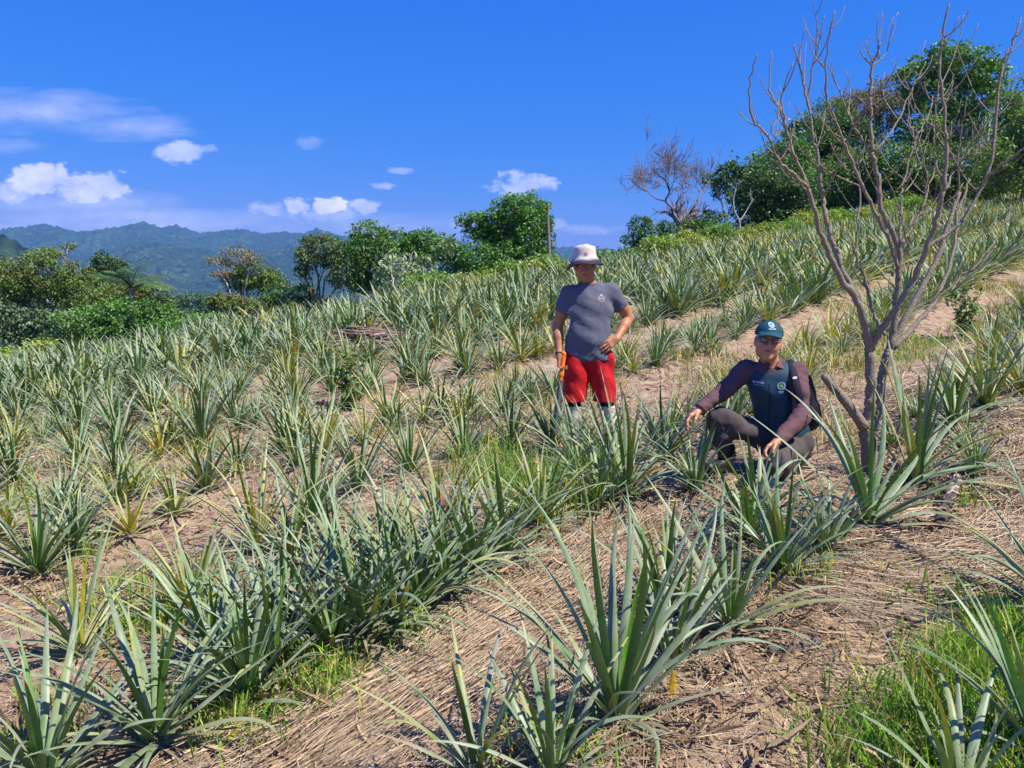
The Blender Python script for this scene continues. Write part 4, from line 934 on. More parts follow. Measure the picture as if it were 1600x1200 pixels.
blades('grass', 'short bright green grass in the bottom right corner and along the front rows',
  [sp(1580, 1090, .12, 5), sp(1470, 1180, .13, 4.5), sp(1590, 1000, .10, 3), sp(1560, 1190, .14, 5), sp(1350, 1190, .09, 1), sp(1500, 1060, .12, 1.2), sp(520, 1075, .08, .6), sp(490, 1050, .10, .6), sp(330, 1130, .10, .5), sp(300, 960, .10, .9), sp(230, 980, .12, .8), sp(420, 1120, .1, .7),
   sp(860, 1180, .10, .8), sp(640, 1000, .08, .5), sp(40, 790, .15, .8), sp(120, 870, .12, .6), sp(190, 930, .2, .7), sp(1250, 900, .12, .5), sp(1470, 960, .12, .4), sp(1500, 790, .10, .3), sp(1440, 540, .22, 1.2), sp(1400, 560, .2, .7), sp(1330, 560, .3, .8), sp(700, 900, .15, .5), sp(560, 960, .12, .6), sp(60, 1160, .2, .7)], 13000, (.04, .19), (.004, .0095), 5, GC)
blades('tall_grass', 'tall bright green grass clump growing among the pineapples below the standing man',
  [sp(820, 760, .26, 3), sp(860, 800, .18, 3), sp(770, 760, .22, 1.4), sp(900, 760, .10, 1), sp(760, 740, .15, .8), sp(320, 940, .1, .5)], 1500, (.14, .40), (.004, .009), 6, [(.08, .18, .03), (.11, .22, .035), (.17, .24, .04), (.06, .14, .03), (.34, .34, .07)], lean=.35)
# weeds scattered between the far rows
rng = np.random.default_rng(12)
sx = []
for _ in range(420):
    y = rng.uniform(6, 34); x = rng.uniform(-.72, .72) * y
    if y < edge_y(x) + .5: sx.append((x, y, rng.uniform(.08, .25), 1.0))
blades('weeds', 'low green and straw coloured weeds between the far planted rows', sx, 42000, (.06, .26), (.005, .014), 9, [(.10, .18, .03), (.30, .27, .12), (.16, .2, .05), (.38, .30, .17), (.42, .34, .2)], cat='weeds')
# leaf litter
def litter():
    rng = np.random.default_rng(31); n = 16000; Y = 1.6 + rng.random(n) ** 1.4 * 13; X = rng.uniform(-.75, .75, n) * Y
    q = (X * ROWN[0] + Y * ROWN[1] - ROW0) / ROWS; keep = rng.random(n) < (.25 + .75 * np.exp(-((q - np.round(q)) / .22) ** 2)); X, Y = X[keep], Y[keep]; n = len(X)
    Z = H(X, Y) + clodz(X, Y) + rng.uniform(.003, .03, n); c = np.array([(.20, .12, .07), (.33, .22, .12), (.12, .08, .05), (.42, .31, .18), (.26, .19, .13)])[rng.integers(0, 5, n)] * rng.uniform(.6, 1.2, (n, 1))
    V, F, Cc = ribbons(np.stack([X, Y, Z], 1), rng.uniform(0, 6.28, n), rng.uniform(1.1, 1.6, n), rng.normal(0, .3, n), rng.uniform(.05, .24, n), rng.uniform(.006, .022, n), rng.normal(0, .8, n), c, c, S=4, twist=rng.normal(0, 1.2, n), shape='l')
    o = mesh_obj('leaf_litter', mesh_np('leaf_litter', V, F, Cc), simple_mat('litter', (1, 1, 1), .85, 30, .2, 0, attr=True)); tag(o, 'dry brown leaf litter and husks strewn along the rows', 'leaf litter', None, 'stuff')
litter()
def crumbs():
    rng = np.random.default_rng(33); n = 15000; Y = 1.6 + rng.random(n) ** 1.3 * 9; X = rng.uniform(-.75, .75, n) * Y; Z = H(X, Y) + clodz(X, Y)
    s = rng.uniform(.003, .014, n) * (1 + (rng.random(n) < .04) * 1.3)
    o8 = np.array([(0, 0, 1), (1, 0, .1), (0, 1, 0), (-1, 0, .1), (0, -1, 0), (0, 0, -.6)], float); V = (np.stack([X, Y, Z], 1)[:, None] + (o8[None] + rng.normal(0, .22, (n, 6, 3))) * s[:, None, None] * [1, 1, .7]).reshape(-1, 3)
    f = np.array([(0, 1, 2), (0, 2, 3), (0, 3, 4), (0, 4, 1), (5, 2, 1), (5, 3, 2), (5, 4, 3), (5, 1, 4)]); F = (np.arange(n)[:, None, None] * 6 + f[None]).reshape(-1, 3)
    c = np.repeat(np.array([.36, .25, .18]) * rng.uniform(.45, 1.3, (n, 1)), 6, 0)
    o = mesh_obj('soil_crumbs', mesh_np('soil_crumbs', V, F, c, False), simple_mat('crumb', (1, 1, 1), .95, 60, .2, 0, attr=True)); tag(o, 'crumbled clods of dry soil', 'soil crumbs', None, 'stuff')
crumbs()
STK = simple_mat('dry_stick', (.40, .31, .24), .85, 40, .35, .5, 120)
CHAR = simple_mat('weathered_wood', (.115, .095, .085), .9, 30, .65, 1.0, 70)
def stick(pts, r, label, mat=STK, r1=None, name='stick', cat='stick', lift=.015, group=None):
    rng = np.random.default_rng(len(pts) * 7 + int(pts[0][0])); P = []
    for x, y in pts: p = hit(x, y); P.append((p[0], p[1], Hf(p[0], p[1]) + r * .8 + lift))
    P = catmull(P, 8); P[1:-1] += rng.normal(0, r * .25, (len(P) - 2, 3)); c = P.mean(0); c[2] = P[:, 2].min()
    mb = MB(); rad = np.linspace(r, r1 or r * .5, len(P)) * (1 + rng.normal(0, .10, len(P))); add_tube(mb, P, rad, 9)
    o = mb.build(name, mat, None, tuple(c)); tag(o, label, cat, group); return o
stick([(712, 990), (780, 992), (850, 985), (900, 975)], .009, 'long pale stick lying across the straw left of the largest centre plant')
stick([(800, 930), (850, 945), (900, 950)], .008, 'grey stick lying above the long pale one on the straw')
stick([(790, 965), (850, 968), (905, 960)], .007, 'thin stick between two others in the twig heap on the straw')
stick([(820, 952), (870, 938), (915, 935)], .011, 'thickest stick in the twig heap beside the largest centre plant', r1=.008)
stick([(690, 1020), (760, 985), (835, 955)], .006, 'thin straight twig crossing the straw mound diagonally')
stick([(560, 1075), (640, 1040), (700, 1025), (770, 985)], .009, 'long slender stalk lying along the straw mound')
stick([(545, 1090), (610, 1045), (680, 1020)], .008, 'slender stalk parallel to the long one on the straw mound')
stick([(590, 1075), (650, 1052), (720, 1012)], .006, 'shorter stalk in the bundle on the straw mound')
stick([(1000, 1145), (1060, 1180), (1100, 1198)], .003, 'fine bent straw stem in front of the largest centre plant')
stick([(880, 1010), (940, 1000), (990, 1010)], .006, 'short twig behind the leaves of the largest centre plant')
stick([(1410, 975), (1440, 970), (1500, 966), (1560, 958)], .019, 'grey weathered stick half buried in straw at lower right', CHAR, .012)
stick([(1200, 1030), (1235, 1024), (1280, 1018)], .016, 'dark piece of bark lying on the straw below the open plant', CHAR, .010, 'bark_piece', 'bark piece')
stick([(1070, 790), (1082, 808), (1090, 818)], .018, 'dark rotten stub beside the reaching man', CHAR, .012, 'wood_stub', 'wood stub')
stick([(1100, 770), (1082, 760), (1070, 772)], .010, 'dark curled twig near the rotten stub', CHAR, .006)
# broken weathered stump piece lying right of the tree
def wood_chunk():
    rng = np.random.default_rng(8); a = hit(1462, 838); b_ = hit(1492, 775); a[2] = Hf(a[0], a[1]) + .035; b_[2] = Hf(b_[0], b_[1]) + .09
    P = catmull([a, (a + b_) / 2 + [0.01, 0, .02], b_], 9); n = len(P); mb = MB(); sides = 18
    V, F, T = tube_geo(P, np.interp(np.arange(n), [0, n * .3, n * .6, n - 1], [.034, .026, .036, .022]), sides); ph = np.arange(n * sides)
    V = np.array(V); cc = np.vstack([np.repeat(P, sides, 0), P[0], P[-1]]); d = V - cc; V = cc + d * (1 + .75 * (fbm(V[:, 0] * 30, V[:, 2] * 30 + V[:, 1] * 25, 3, 4) - .5)[:, None] * 2)
    k = np.concatenate([np.repeat(np.linspace(0, 1, n), sides), [0, 1]]); col = np.where((k + rng.normal(0, .12, len(k)) > .6)[:, None], [[.46, .36, .28]], [[.09, .07, .06]])
    mb.add(V, F, col); mb.T.append(T)
    for i in range(16):
        e = P[-1] + rng.normal(0, .022, 3); q_ = P[-3] + rng.normal(0, .02, 3); add_tube(mb, cubic(q_, e + (P[-1] - P[-3]) * rng.uniform(.2, 1.1), rng.normal(0, .008, 3), 5), np.linspace(.011, .003, 5), 5, (.46, .36, .28))
    for i in range(22):
        q_ = P[rng.integers(0, n - 3)] + rng.normal(0, .03, 3) * [1, 1, .4]; add_tube(mb, cubic(q_, q_ + rng.normal(0, .06, 3) * [1, 1, .3], rng.normal(0, .01, 3), 4), np.linspace(.010, .004, 4), 5, np.array([.12, .09, .07]) * rng.uniform(.5, 2.2))
    o = mb.build('wood_chunk', simple_mat('broken_wood', (1, 1, 1), .9, 25, .3, 1.0, 50, attr=True), None, tuple(a - [0, 0, .03])); tag(o, 'broken chunk of weathered wood with a pale split end right of the dead tree', 'wood chunk')
wood_chunk()
# brush pile beyond the left rows
def brush():
    rng = np.random.default_rng(15); c = hit(575, 545); c[2] = Hf(c[0], c[1]); mb = MB(); sc = c[1] / 12
    for i in range(110):
        x = rng.uniform(-.45, .42) * sc; y = rng.normal(0, .20); z = rng.uniform(.03, .30) * (1 - .5 * abs(x)) + .04; a = rng.normal(.3, .8); L = rng.uniform(.3, .85) * sc
        d = np.array([math.cos(a), math.sin(a) * .8, rng.normal(.05, .14)]); p = c + [x, y, z]; P = np.array([p - d * L / 2, p + rng.normal(0, .03, 3), p + d * L / 2]); P[:, 2] = np.maximum(P[:, 2], H(P[:, 0], P[:, 1]) + .02)
        r = rng.uniform(.006, .026); add_tube(mb, catmull(P, 3), np.linspace(r, r * .6, 7), 7, np.array([.26, .18, .15]) * rng.uniform(.25, 1.3))
    o = mb.build('brush_pile', simple_mat('brush_wood', (1, 1, 1), .9, 20, .3, .5, 60, attr=True), None, tuple(c)); tag(o, 'heap of dry cut branches lying among the rows left of the standing man', 'brush pile')
brush()
# leafy upright weeds
def weed(px, py, h, n, seed, label, col=(.09, .19, .025), leaf=.05):
    rng = np.random.default_rng(seed); p = hit(px, py); p[2] = Hf(p[0], p[1]); root = empty('weed_plant', tuple(p)); tag(root, label, 'weed'); sb = MB(); lb = MB()
    for i in range(n):
        e = p + [rng.normal(0, .10) * h * 2, rng.normal(0, .1) * h * 2, h * rng.uniform(.6, 1.05)]; P = cubic(p + [rng.normal(0, .02), rng.normal(0, .02), 0], e, rng.normal(0, .03, 3), 9, rng); add_tube(sb, P, np.linspace(.006, .002, 9), 5, (.14, .2, .05))
        k = rng.integers(1, 9, 34); Q = P[k] + rng.normal(0, .012, (34, 3)); lb.add(*leaf_cards(rng, Q, leaf, .45, np.array(col) * rng.uniform(.6, 1.5, (34, 1)), .1, .6))
    for nm, b_, m_ in (('stem', sb, GRASSM), ('leaves', lb, LEAFM)):
        o = b_.build(nm, m_); o.parent = root; o.matrix_parent_inverse = Matrix.Translation(-Vector(p))
weed(1507, 528, .62, 9, 1, 'bright green upright weed on the bare strip right of the dead tree', leaf=.075)
weed(548, 640, .62, 7, 2, 'bright green leafy weed in front of the brush pile', leaf=.09)
weed(1170, 660, .3, 4, 3, 'small green weed behind the crouching man')
weed(640, 520, .5, 6, 4, 'yellow green weed beyond the brush pile', (.17, .22, .03), .08)
weed(1500, 930, .13, 1, 5, 'thin green seedling on straw near the right edge', leaf=.03)
# fallen leaves
def fallen(px, py, L, w, col, label, seed, az=0., th=1.3, bend=.6):
    rng = np.random.default_rng(seed); p = hit(px, py); p[2] = Hf(p[0], p[1]); V, F, Cc = ribbons(np.array([[0, 0, .02]]), np.array([az]), np.array([th]), np.array([bend]), np.array([L]), np.array([w]), np.array([.4]), np.array([col]), np.array([col]) * .8, S=10, chan=.2, twist=np.array([.8]), shape='l')
    o = mesh_obj('fallen_leaf', mesh_np('fallen_leaf', V, F, Cc), GRASSM, None, tuple(p)); tag(o, label, 'fallen leaf')
fallen(1048, 1100, .11, .035, (.62, .42, .03), 'bright yellow leaf standing on the straw right of the largest centre plant', 1, 1.2, .5, .3)
fallen(345, 1180, .24, .035, (.42, .40, .04), 'yellow green fallen leaf at the foot of the bushy bottom left plant', 2, 1.3, 1.2, .4)
fallen(1465, 1172, .16, .10, (.55, .36, .17), 'large dry tan leaf lying in the grass at the bottom right', 3, .3, 1.35, .5)
fallen(1418, 868, .12, .02, (.40, .33, .04), 'small yellowed leaf tip on the straw below the broad leaved plant', 4, -.9, 1.3, .4)
fallen(830, 925, .14, .03, (.55, .36, .05), 'orange yellow dying leaf at the foot of the front row', 5, -1.2, 1.1, .6)

# ------------------------------------------------------------------ people: smooth bodies grown from joined limb volumes
class Vol:
    def __init__(s, lo, hi, h):
        s.lo = np.array(lo, float); s.h = h; s.n = np.ceil((np.array(hi) - s.lo) / h).astype(int) + 1
        s.ax = [s.lo[i] + np.arange(s.n[i]) * h for i in range(3)]; s.D = np.full(s.n, 0.5, np.float32)
    def _box(s, lo, hi):
        a = [max(0, int((lo[i] - s.lo[i]) / s.h)) for i in range(3)]; b = [min(s.n[i], int((hi[i] - s.lo[i]) / s.h) + 2) for i in range(3)]
        if any(b[i] <= a[i] for i in range(3)): return None
        sl = tuple(slice(a[i], b[i]) for i in range(3)); P = np.stack(np.meshgrid(*[s.ax[i][sl[i]] for i in range(3)], indexing='ij'), -1); return sl, P
    def _mix(s, sl, d, k, sub=False):
        A = s.D[sl]
        if sub: d = -d; hh = np.clip(.5 - .5 * (A - d) / k, 0, 1); s.D[sl] = A * (1 - hh) + d * hh + k * hh * (1 - hh)
        else: hh = np.clip(.5 + .5 * (A - d) / k, 0, 1); s.D[sl] = A * (1 - hh) + d * hh - k * hh * (1 - hh)
    def cap(s, a, b, ra, rb=None, k=.02, sub=False, flat=None):
        a = np.array(a, float); b = np.array(b, float); rb = ra if rb is None else rb; m = max(ra, rb) + max(k, .03) + .02
        q = s._box(np.minimum(a, b) - m, np.maximum(a, b) + m)
        if q is None: return
        sl, P = q; ba = b - a; t = np.clip(((P - a) @ ba) / (ba @ ba + 1e-9), 0, 1); v = P - a - t[..., None] * ba
        if flat is not None:  # flatten along a direction: (dir, factor)
            dr = np.array(flat[0], float); dr /= np.linalg.norm(dr); c = v @ dr; v = v + (c * (1 / flat[1] - 1))[..., None] * dr
            d = (np.linalg.norm(v, axis=-1) - (ra + (rb - ra) * t)) * (.5 + .5 * flat[1])
        else: d = np.linalg.norm(v, axis=-1) - (ra + (rb - ra) * t)
        s._mix(sl, d, k, sub)
    def ell(s, c, r, M=None, k=.02, sub=False):
        c = np.array(c, float); r = np.array(r, float); m = r.max() + max(k, .03) + .02; q = s._box(c - m, c + m)
        if q is None: return
        sl, P = q; v = P - c; v = v if M is None else v @ M
        k0 = np.linalg.norm(v / r, axis=-1); k1 = np.linalg.norm(v / r ** 2, axis=-1) + 1e-9; s._mix(sl, k0 * (k0 - 1) / k1, k, sub)
    def cut(s, pt, nrm, rc, rr, k=.004):
        rc = np.array(rc, float); q = s._box(rc - rr, rc + rr)
        if q is None: return
        sl, P = q; d = (P - np.array(pt)) @ (np.array(nrm, float) / np.linalg.norm(nrm)); A = s.D[sl]; ins = np.linalg.norm(P - rc, axis=-1) < rr
        s.D[sl] = np.where(ins, np.maximum(A, d), A)
    def wrinkle(s, amp, f, seed=0, dirs=None, lo=None, hi=None):
        sl, P = s._box(s.lo if lo is None else lo, (s.lo + s.n * s.h) if hi is None else hi); A = s.D[sl]; band = np.abs(A) < .03
        p = P[band]; rg = np.random.default_rng(seed); w = 0
        for i in range(5):
            d = rg.normal(0, 1, 3) if dirs is None else np.array(dirs[i % len(dirs)]) + rg.normal(0, .25, 3); d /= np.linalg.norm(d); ff = f * rg.uniform(.6, 1.7)
            ph = 1.6 * np.sin(p @ rg.normal(0, 1, 3) * f * .35 + rg.uniform(0, 6)); x = np.sin((p @ d) * ff + ph + rg.uniform(0, 6)); w = w + np.sign(x) * np.abs(x) ** .7 * .45
        A2 = A.copy(); A2[band] += (amp * w).astype(np.float32); s.D[sl] = A2
    def mesh(s, name, colf=None):
        D = s.D; ins = D < 0; n = s.n; c = [slice(0, -1), slice(1, None)]
        cnt = sum(ins[c[i], c[j], c[k]].astype(np.int8) for i in (0, 1) for j in (0, 1) for k in (0, 1))
        act = (cnt > 0) & (cnt < 8); ijk = np.argwhere(act); idx = np.full(act.shape, -1, np.int64); idx[act] = np.arange(len(ijk))
        S_ = np.zeros((len(ijk), 3)); N_ = np.zeros(len(ijk)); cr = [(i, j, k) for i in (0, 1) for j in (0, 1) for k in (0, 1)]
        val = {q: D[ijk[:, 0] + q[0], ijk[:, 1] + q[1], ijk[:, 2] + q[2]] for q in cr}
        for q in cr:
            for ax in range(3):
                if q[ax]: continue
                r = list(q); r[ax] = 1; r = tuple(r); a, b = val[q], val[r]; m = (a < 0) != (b < 0); t = np.where(m, a / (a - b + 1e-12), 0)
                p = np.array(q, float)[None] + np.zeros((len(ijk), 3)); p[:, ax] = t; S_[m] += p[m]; N_[m] += 1
        V = s.lo + (ijk + S_ / N_[:, None]) * s.h; Fs = []
        for ax in range(3):
            o1, o2 = [(1, 2), (2, 0), (0, 1)][ax]; a = [slice(None)] * 3; b = [slice(None)] * 3; a[ax] = slice(0, -1); b[ax] = slice(1, None)
            A, B_ = ins[tuple(a)], ins[tuple(b)]; e = np.argwhere(A != B_); e = e[(e[:, o1] > 0) & (e[:, o2] > 0) & (e[:, o1] < n[o1] - 1) & (e[:, o2] < n[o2] - 1)]
            def ix(d1, d2): f = e.copy(); f[:, o1] -= d1; f[:, o2] -= d2; return idx[f[:, 0], f[:, 1], f[:, 2]]
            Q = np.stack([ix(1, 1), ix(0, 1), ix(0, 0), ix(1, 0)], 1); fl = A[e[:, 0], e[:, 1], e[:, 2]]; Q[~fl] = Q[~fl][:, ::-1]; Fs.append(Q)
        F = np.concatenate(Fs); F = F[(F >= 0).all(1)]
        return mesh_np(name, V, F, colf(V) if colf else None)

def skin_mat():
    m, t, b = mat_new('skin'); a = N(t, 'ShaderNodeAttribute', attribute_name='Col').outputs['Color']
    n = noise_t(t, N(t, 'ShaderNodeTexCoord').outputs['Object'], 45, 4, .6).outputs[0]
    lk(t, mixc(t, 1.0, a, ramp(t, n, [(.3, (.85, .83, .82)), (.7, (1.13, 1.12, 1.12))]), 'MULTIPLY'), b.inputs['Base Color']); b.inputs['Roughness'].default_value = .48
    b.inputs['Specular IOR Level'].default_value = .4; b.inputs['Subsurface Weight'].default_value = .06; b.inputs['Subsurface Radius'].default_value = (.01, .004, .002); return m
SKIN = skin_mat()
def cloth(name, col, rough=.85, n=14, namp=.16, bump=.25): return simple_mat(name, col, rough, n, namp, bump, 420, spec=.2)
def frame(yaw, pitch, roll=0):
    """columns: right, forward, up; yaw>0 turns the face to image left, pitch>0 looks down"""
    M = Matrix.Rotation(roll, 3, 'Y') ; M = Matrix.Rotation(-yaw, 3, 'Z') @ Matrix.Rotation(pitch, 3, 'X') @ M
    r = M @ Vector((1, 0, 0)); f = M @ Vector((0, -1, 0)); u = M @ Vector((0, 0, 1)); return np.array([r, f, u]).T
def head(V_, c, M, s=1.0):
    c = np.array(c, float)
    def w(x, f, u): return c + M @ (np.array([x, f, u]) * s)
    E = lambda p, r, k=.02, sub=False: V_.ell(w(*p), np.array(r) * s, M, k, sub)
    K = lambda a, b, ra, rb, k=.01, sub=False: V_.cap(w(*a), w(*b), ra * s, rb * s, k, sub)
    E((0, -.012, .030), (.074, .094, .090)); E((0, .020, -.038), (.060, .070, .072), .03); E((0, .060, -.092), (.030, .026, .022), .025)
    for q in (-1, 1):
        E((q * .046, .048, -.010), (.022, .028, .022), .03); E((q * .046, .012, -.058), (.018, .044, .030), .035)
        E((q * .031, .098, .018), (.019, .019, .014), .012, True); K((q * .012, .088, .040), (q * .050, .074, .038), .010, .009, .012)
        E((q * .076, -.008, .0), (.010, .020, .032), .008); E((q * .013, .096, -.020), (.010, .012, .008), .008)
        E((q * .030, .068, -.030), (.018, .018, .020), .02)
    K((0, .088, .030), (0, .112, -.014), .008, .0125, .010)
    K((-.020, .082, -.044), (.020, .082, -.044), .0075, .0075, .008); K((0, .090, -.043), (0, .089, -.056), .007, .008, .008); K((-.022, .084, -.050), (.022, .084, -.050), .0028, .0028, .004, True)
    K((-.016, .081, -.057), (.016, .081, -.057), .0075, .0075, .008)
    return w
def head_col(c, M, s, skin, V, hair=(.018, .014, .012)):
    L = (V - np.array(c)) @ M / s; col = np.broadcast_to(np.array(skin, float), V.shape).copy(); near = (np.abs(L) < .14).all(1)
    def sm(d, a, b): return (1 - sstep(a, b, d))[:, None] * near[:, None]
    d = np.linalg.norm((L - [0, .088, -.050]) / [1.9, 1.2, .8], axis=1); f = sm(d, .010, .014); col = col * (1 - f) + np.array([.30, .10, .08]) * f
    for q in (-1, 1):
        d = np.linalg.norm((L - [q * .032, .085, .043]) / [2.6, 2, .7], axis=1); f = sm(d, .006, .009) * .9; col = col * (1 - f) + np.array(hair) * f
        d = np.linalg.norm((L - [q * .045, .06, -.02]) / [1, 1.2, 1], axis=1); f = sm(d, .01, .03) * .35; col = col * (1 - f) + np.array(skin) * [1.15, .8, .75] * f
    hl = ((L[:, 2] > .045 + .9 * np.maximum(L[:, 1] - .05, 0)) | (L[:, 1] < -.015 - .25 * L[:, 2]) & (L[:, 2] > -.05)) & near & (np.abs(L[:, 0]) < .0745); col[hl & (L[:, 1] < .07)] = hair
    return col
def eyes(root, w, M, s=1.0):
    em = simple_mat('eye_white', (.55, .5, .46), .3, 5, .05, 0); im = simple_mat('iris', (.02, .012, .01), .2, 5, .05, 0)
    for q in (-1, 1):
        for nm, r, f, m in (('eye', .0125, .080, em), ('iris', .0065, .0872, im)):
            mb = MB(); a = np.linspace(0, np.pi, 9)[:, None]; b = (np.arange(12) * np.pi / 6)[None]; P = np.stack([np.sin(a) * np.cos(b), np.sin(a) * np.sin(b), np.cos(a) + 0 * b], -1).reshape(-1, 3) * r * s + w(q * .031, f, .019)
            i = np.arange(8)[:, None] * 12; j = np.arange(12)[None]; mb.add(P, np.stack([i + j, i + 12 + j, i + 12 + (j + 1) % 12, i + (j + 1) % 12], -1).reshape(-1, 4))
            o = mb.build(nm, m)
            if nm == 'eye': o.parent = root; e0 = o
            else: o.parent = e0
def hand(V_, wrist, d, palmn, side, curl, s=1.0, thumb_out=.8, spread=.12):
    """five separate fingers; d = direction wrist->knuckles, palmn = palm normal (fingers curl towards it), side = thumb side"""
    wr = np.array(wrist, float); d = np.array(d, float); d /= np.linalg.norm(d); pn = np.array(palmn, float); pn -= d * (pn @ d); pn /= np.linalg.norm(pn); sd = np.cross(d, pn) * side
    V_.cap(wr - d * .01, wr + d * .02 * s, .026 * s, .028 * s, .02, flat=(pn, .7))
    for q in (-1.5, -.5, .5, 1.5): V_.cap(wr + d * .02 * s + sd * q * .012 * s, wr + (d * .078 + sd * q * .0195) * s, .015 * s, .0125 * s, .012)
    Ls = {1.5: (.040, .025, .018), .5: (.045, .029, .019), -.5: (.041, .027, .018), -1.5: (.032, .020, .016)}; tips = []
    for n_, q in enumerate((1.5, .5, -.5, -1.5)):
        p = wr + (d * .084 + sd * q * .0198) * s; dd = d + sd * q * spread * .4; dd /= np.linalg.norm(dd); r = .0092 * s * (1 if n_ < 3 else .87); ang = 0
        c = curl[n_] if hasattr(curl, '__len__') else curl
        for j, l in enumerate(Ls[q]):
            ang += c * (.75 if j == 0 else 1.0); v = dd * math.cos(ang) + pn * math.sin(ang); e = p + v * l * s; V_.cap(p, e, r, r * .92, .004); p = e; r *= .92
        tips.append(p)
    p = wr + (d * .025 + sd * .022 + pn * .004) * s; v = d * .65 + sd * thumb_out + pn * .35; v /= np.linalg.norm(v); e = p + v * .036 * s; V_.cap(p, e, .0145 * s, .0115 * s, .012)
    v2 = d * .85 + sd * thumb_out * .35 + pn * .5; v2 /= np.linalg.norm(v2); e2 = e + v2 * .030 * s; V_.cap(e, e2, .0108 * s, .0095 * s, .005); v3 = d * .8 + pn * .7 - sd * .1; v3 /= np.linalg.norm(v3); V_.cap(e2, e2 + v3 * .022 * s, .0095 * s, .0078 * s, .004)
    return tips
def ring_pts(c, r, ax1, ax2, n=24): a = np.linspace(0, 2 * np.pi, n + 1)[:, None]; return np.array(c) + np.cos(a) * np.array(ax1) * r + np.sin(a) * np.array(ax2) * r
from mathutils.bvhtree import BVHTree
def bvh_of(o): me = o.data; return BVHTree.FromPolygons([v.co for v in me.vertices], [tuple(p.vertices) for p in me.polygons])
def decal(name, bvh, quads, mat, parent, d=(0, 1, 0), off=.003, up=(0, 0, 1)):
    """small printed marks laid on cloth: list of (points2d..., ) in (x,z) pushed along d onto the surface"""
    d = Vector(d).normalized(); mb = MB()
    for poly, col in quads:
        P = []
        for x, z in poly:
            o_ = Vector((x, -1.2, z)) if abs(d.x) < .01 else Vector((x, 0, z)) - d * 1.2; h = bvh.ray_cast(o_, d)
            if h[0] is None: P = None; break
            P.append(np.array(h[0] - d * off))
        if P is None: continue
        P = np.array(P); n = len(P)
        if n == 4: mb.add(P, [[0, 1, 2, 3]], col)
        else: mb.add(np.vstack([P, P.mean(0)]), [[i, (i + 1) % n, n] for i in range(n)], col)
    if mb.V: return mb.build(name, mat, parent, smooth=False)
def ringq(cx, cz, r0, r1, col, n=20, sx=1.0):
    out = []
    for i in range(n):
        a, b = 2 * math.pi * i / n, 2 * math.pi * (i + 1) / n
        out.append(([(cx + sx * r0 * math.cos(a), cz + r0 * math.sin(a)), (cx + sx * r1 * math.cos(a), cz + r1 * math.sin(a)), (cx + sx * r1 * math.cos(b), cz + r1 * math.sin(b)), (cx + sx * r0 * math.cos(b), cz + r0 * math.sin(b))], col))
    return out
def bar(x0, x1, z0, z1, col): return [([(x0, z0), (x1, z0), (x1, z1), (x0, z1)], col)]
PRINT = simple_mat('print_ink', (1, 1, 1), .7, 20, .08, 0, attr=True)

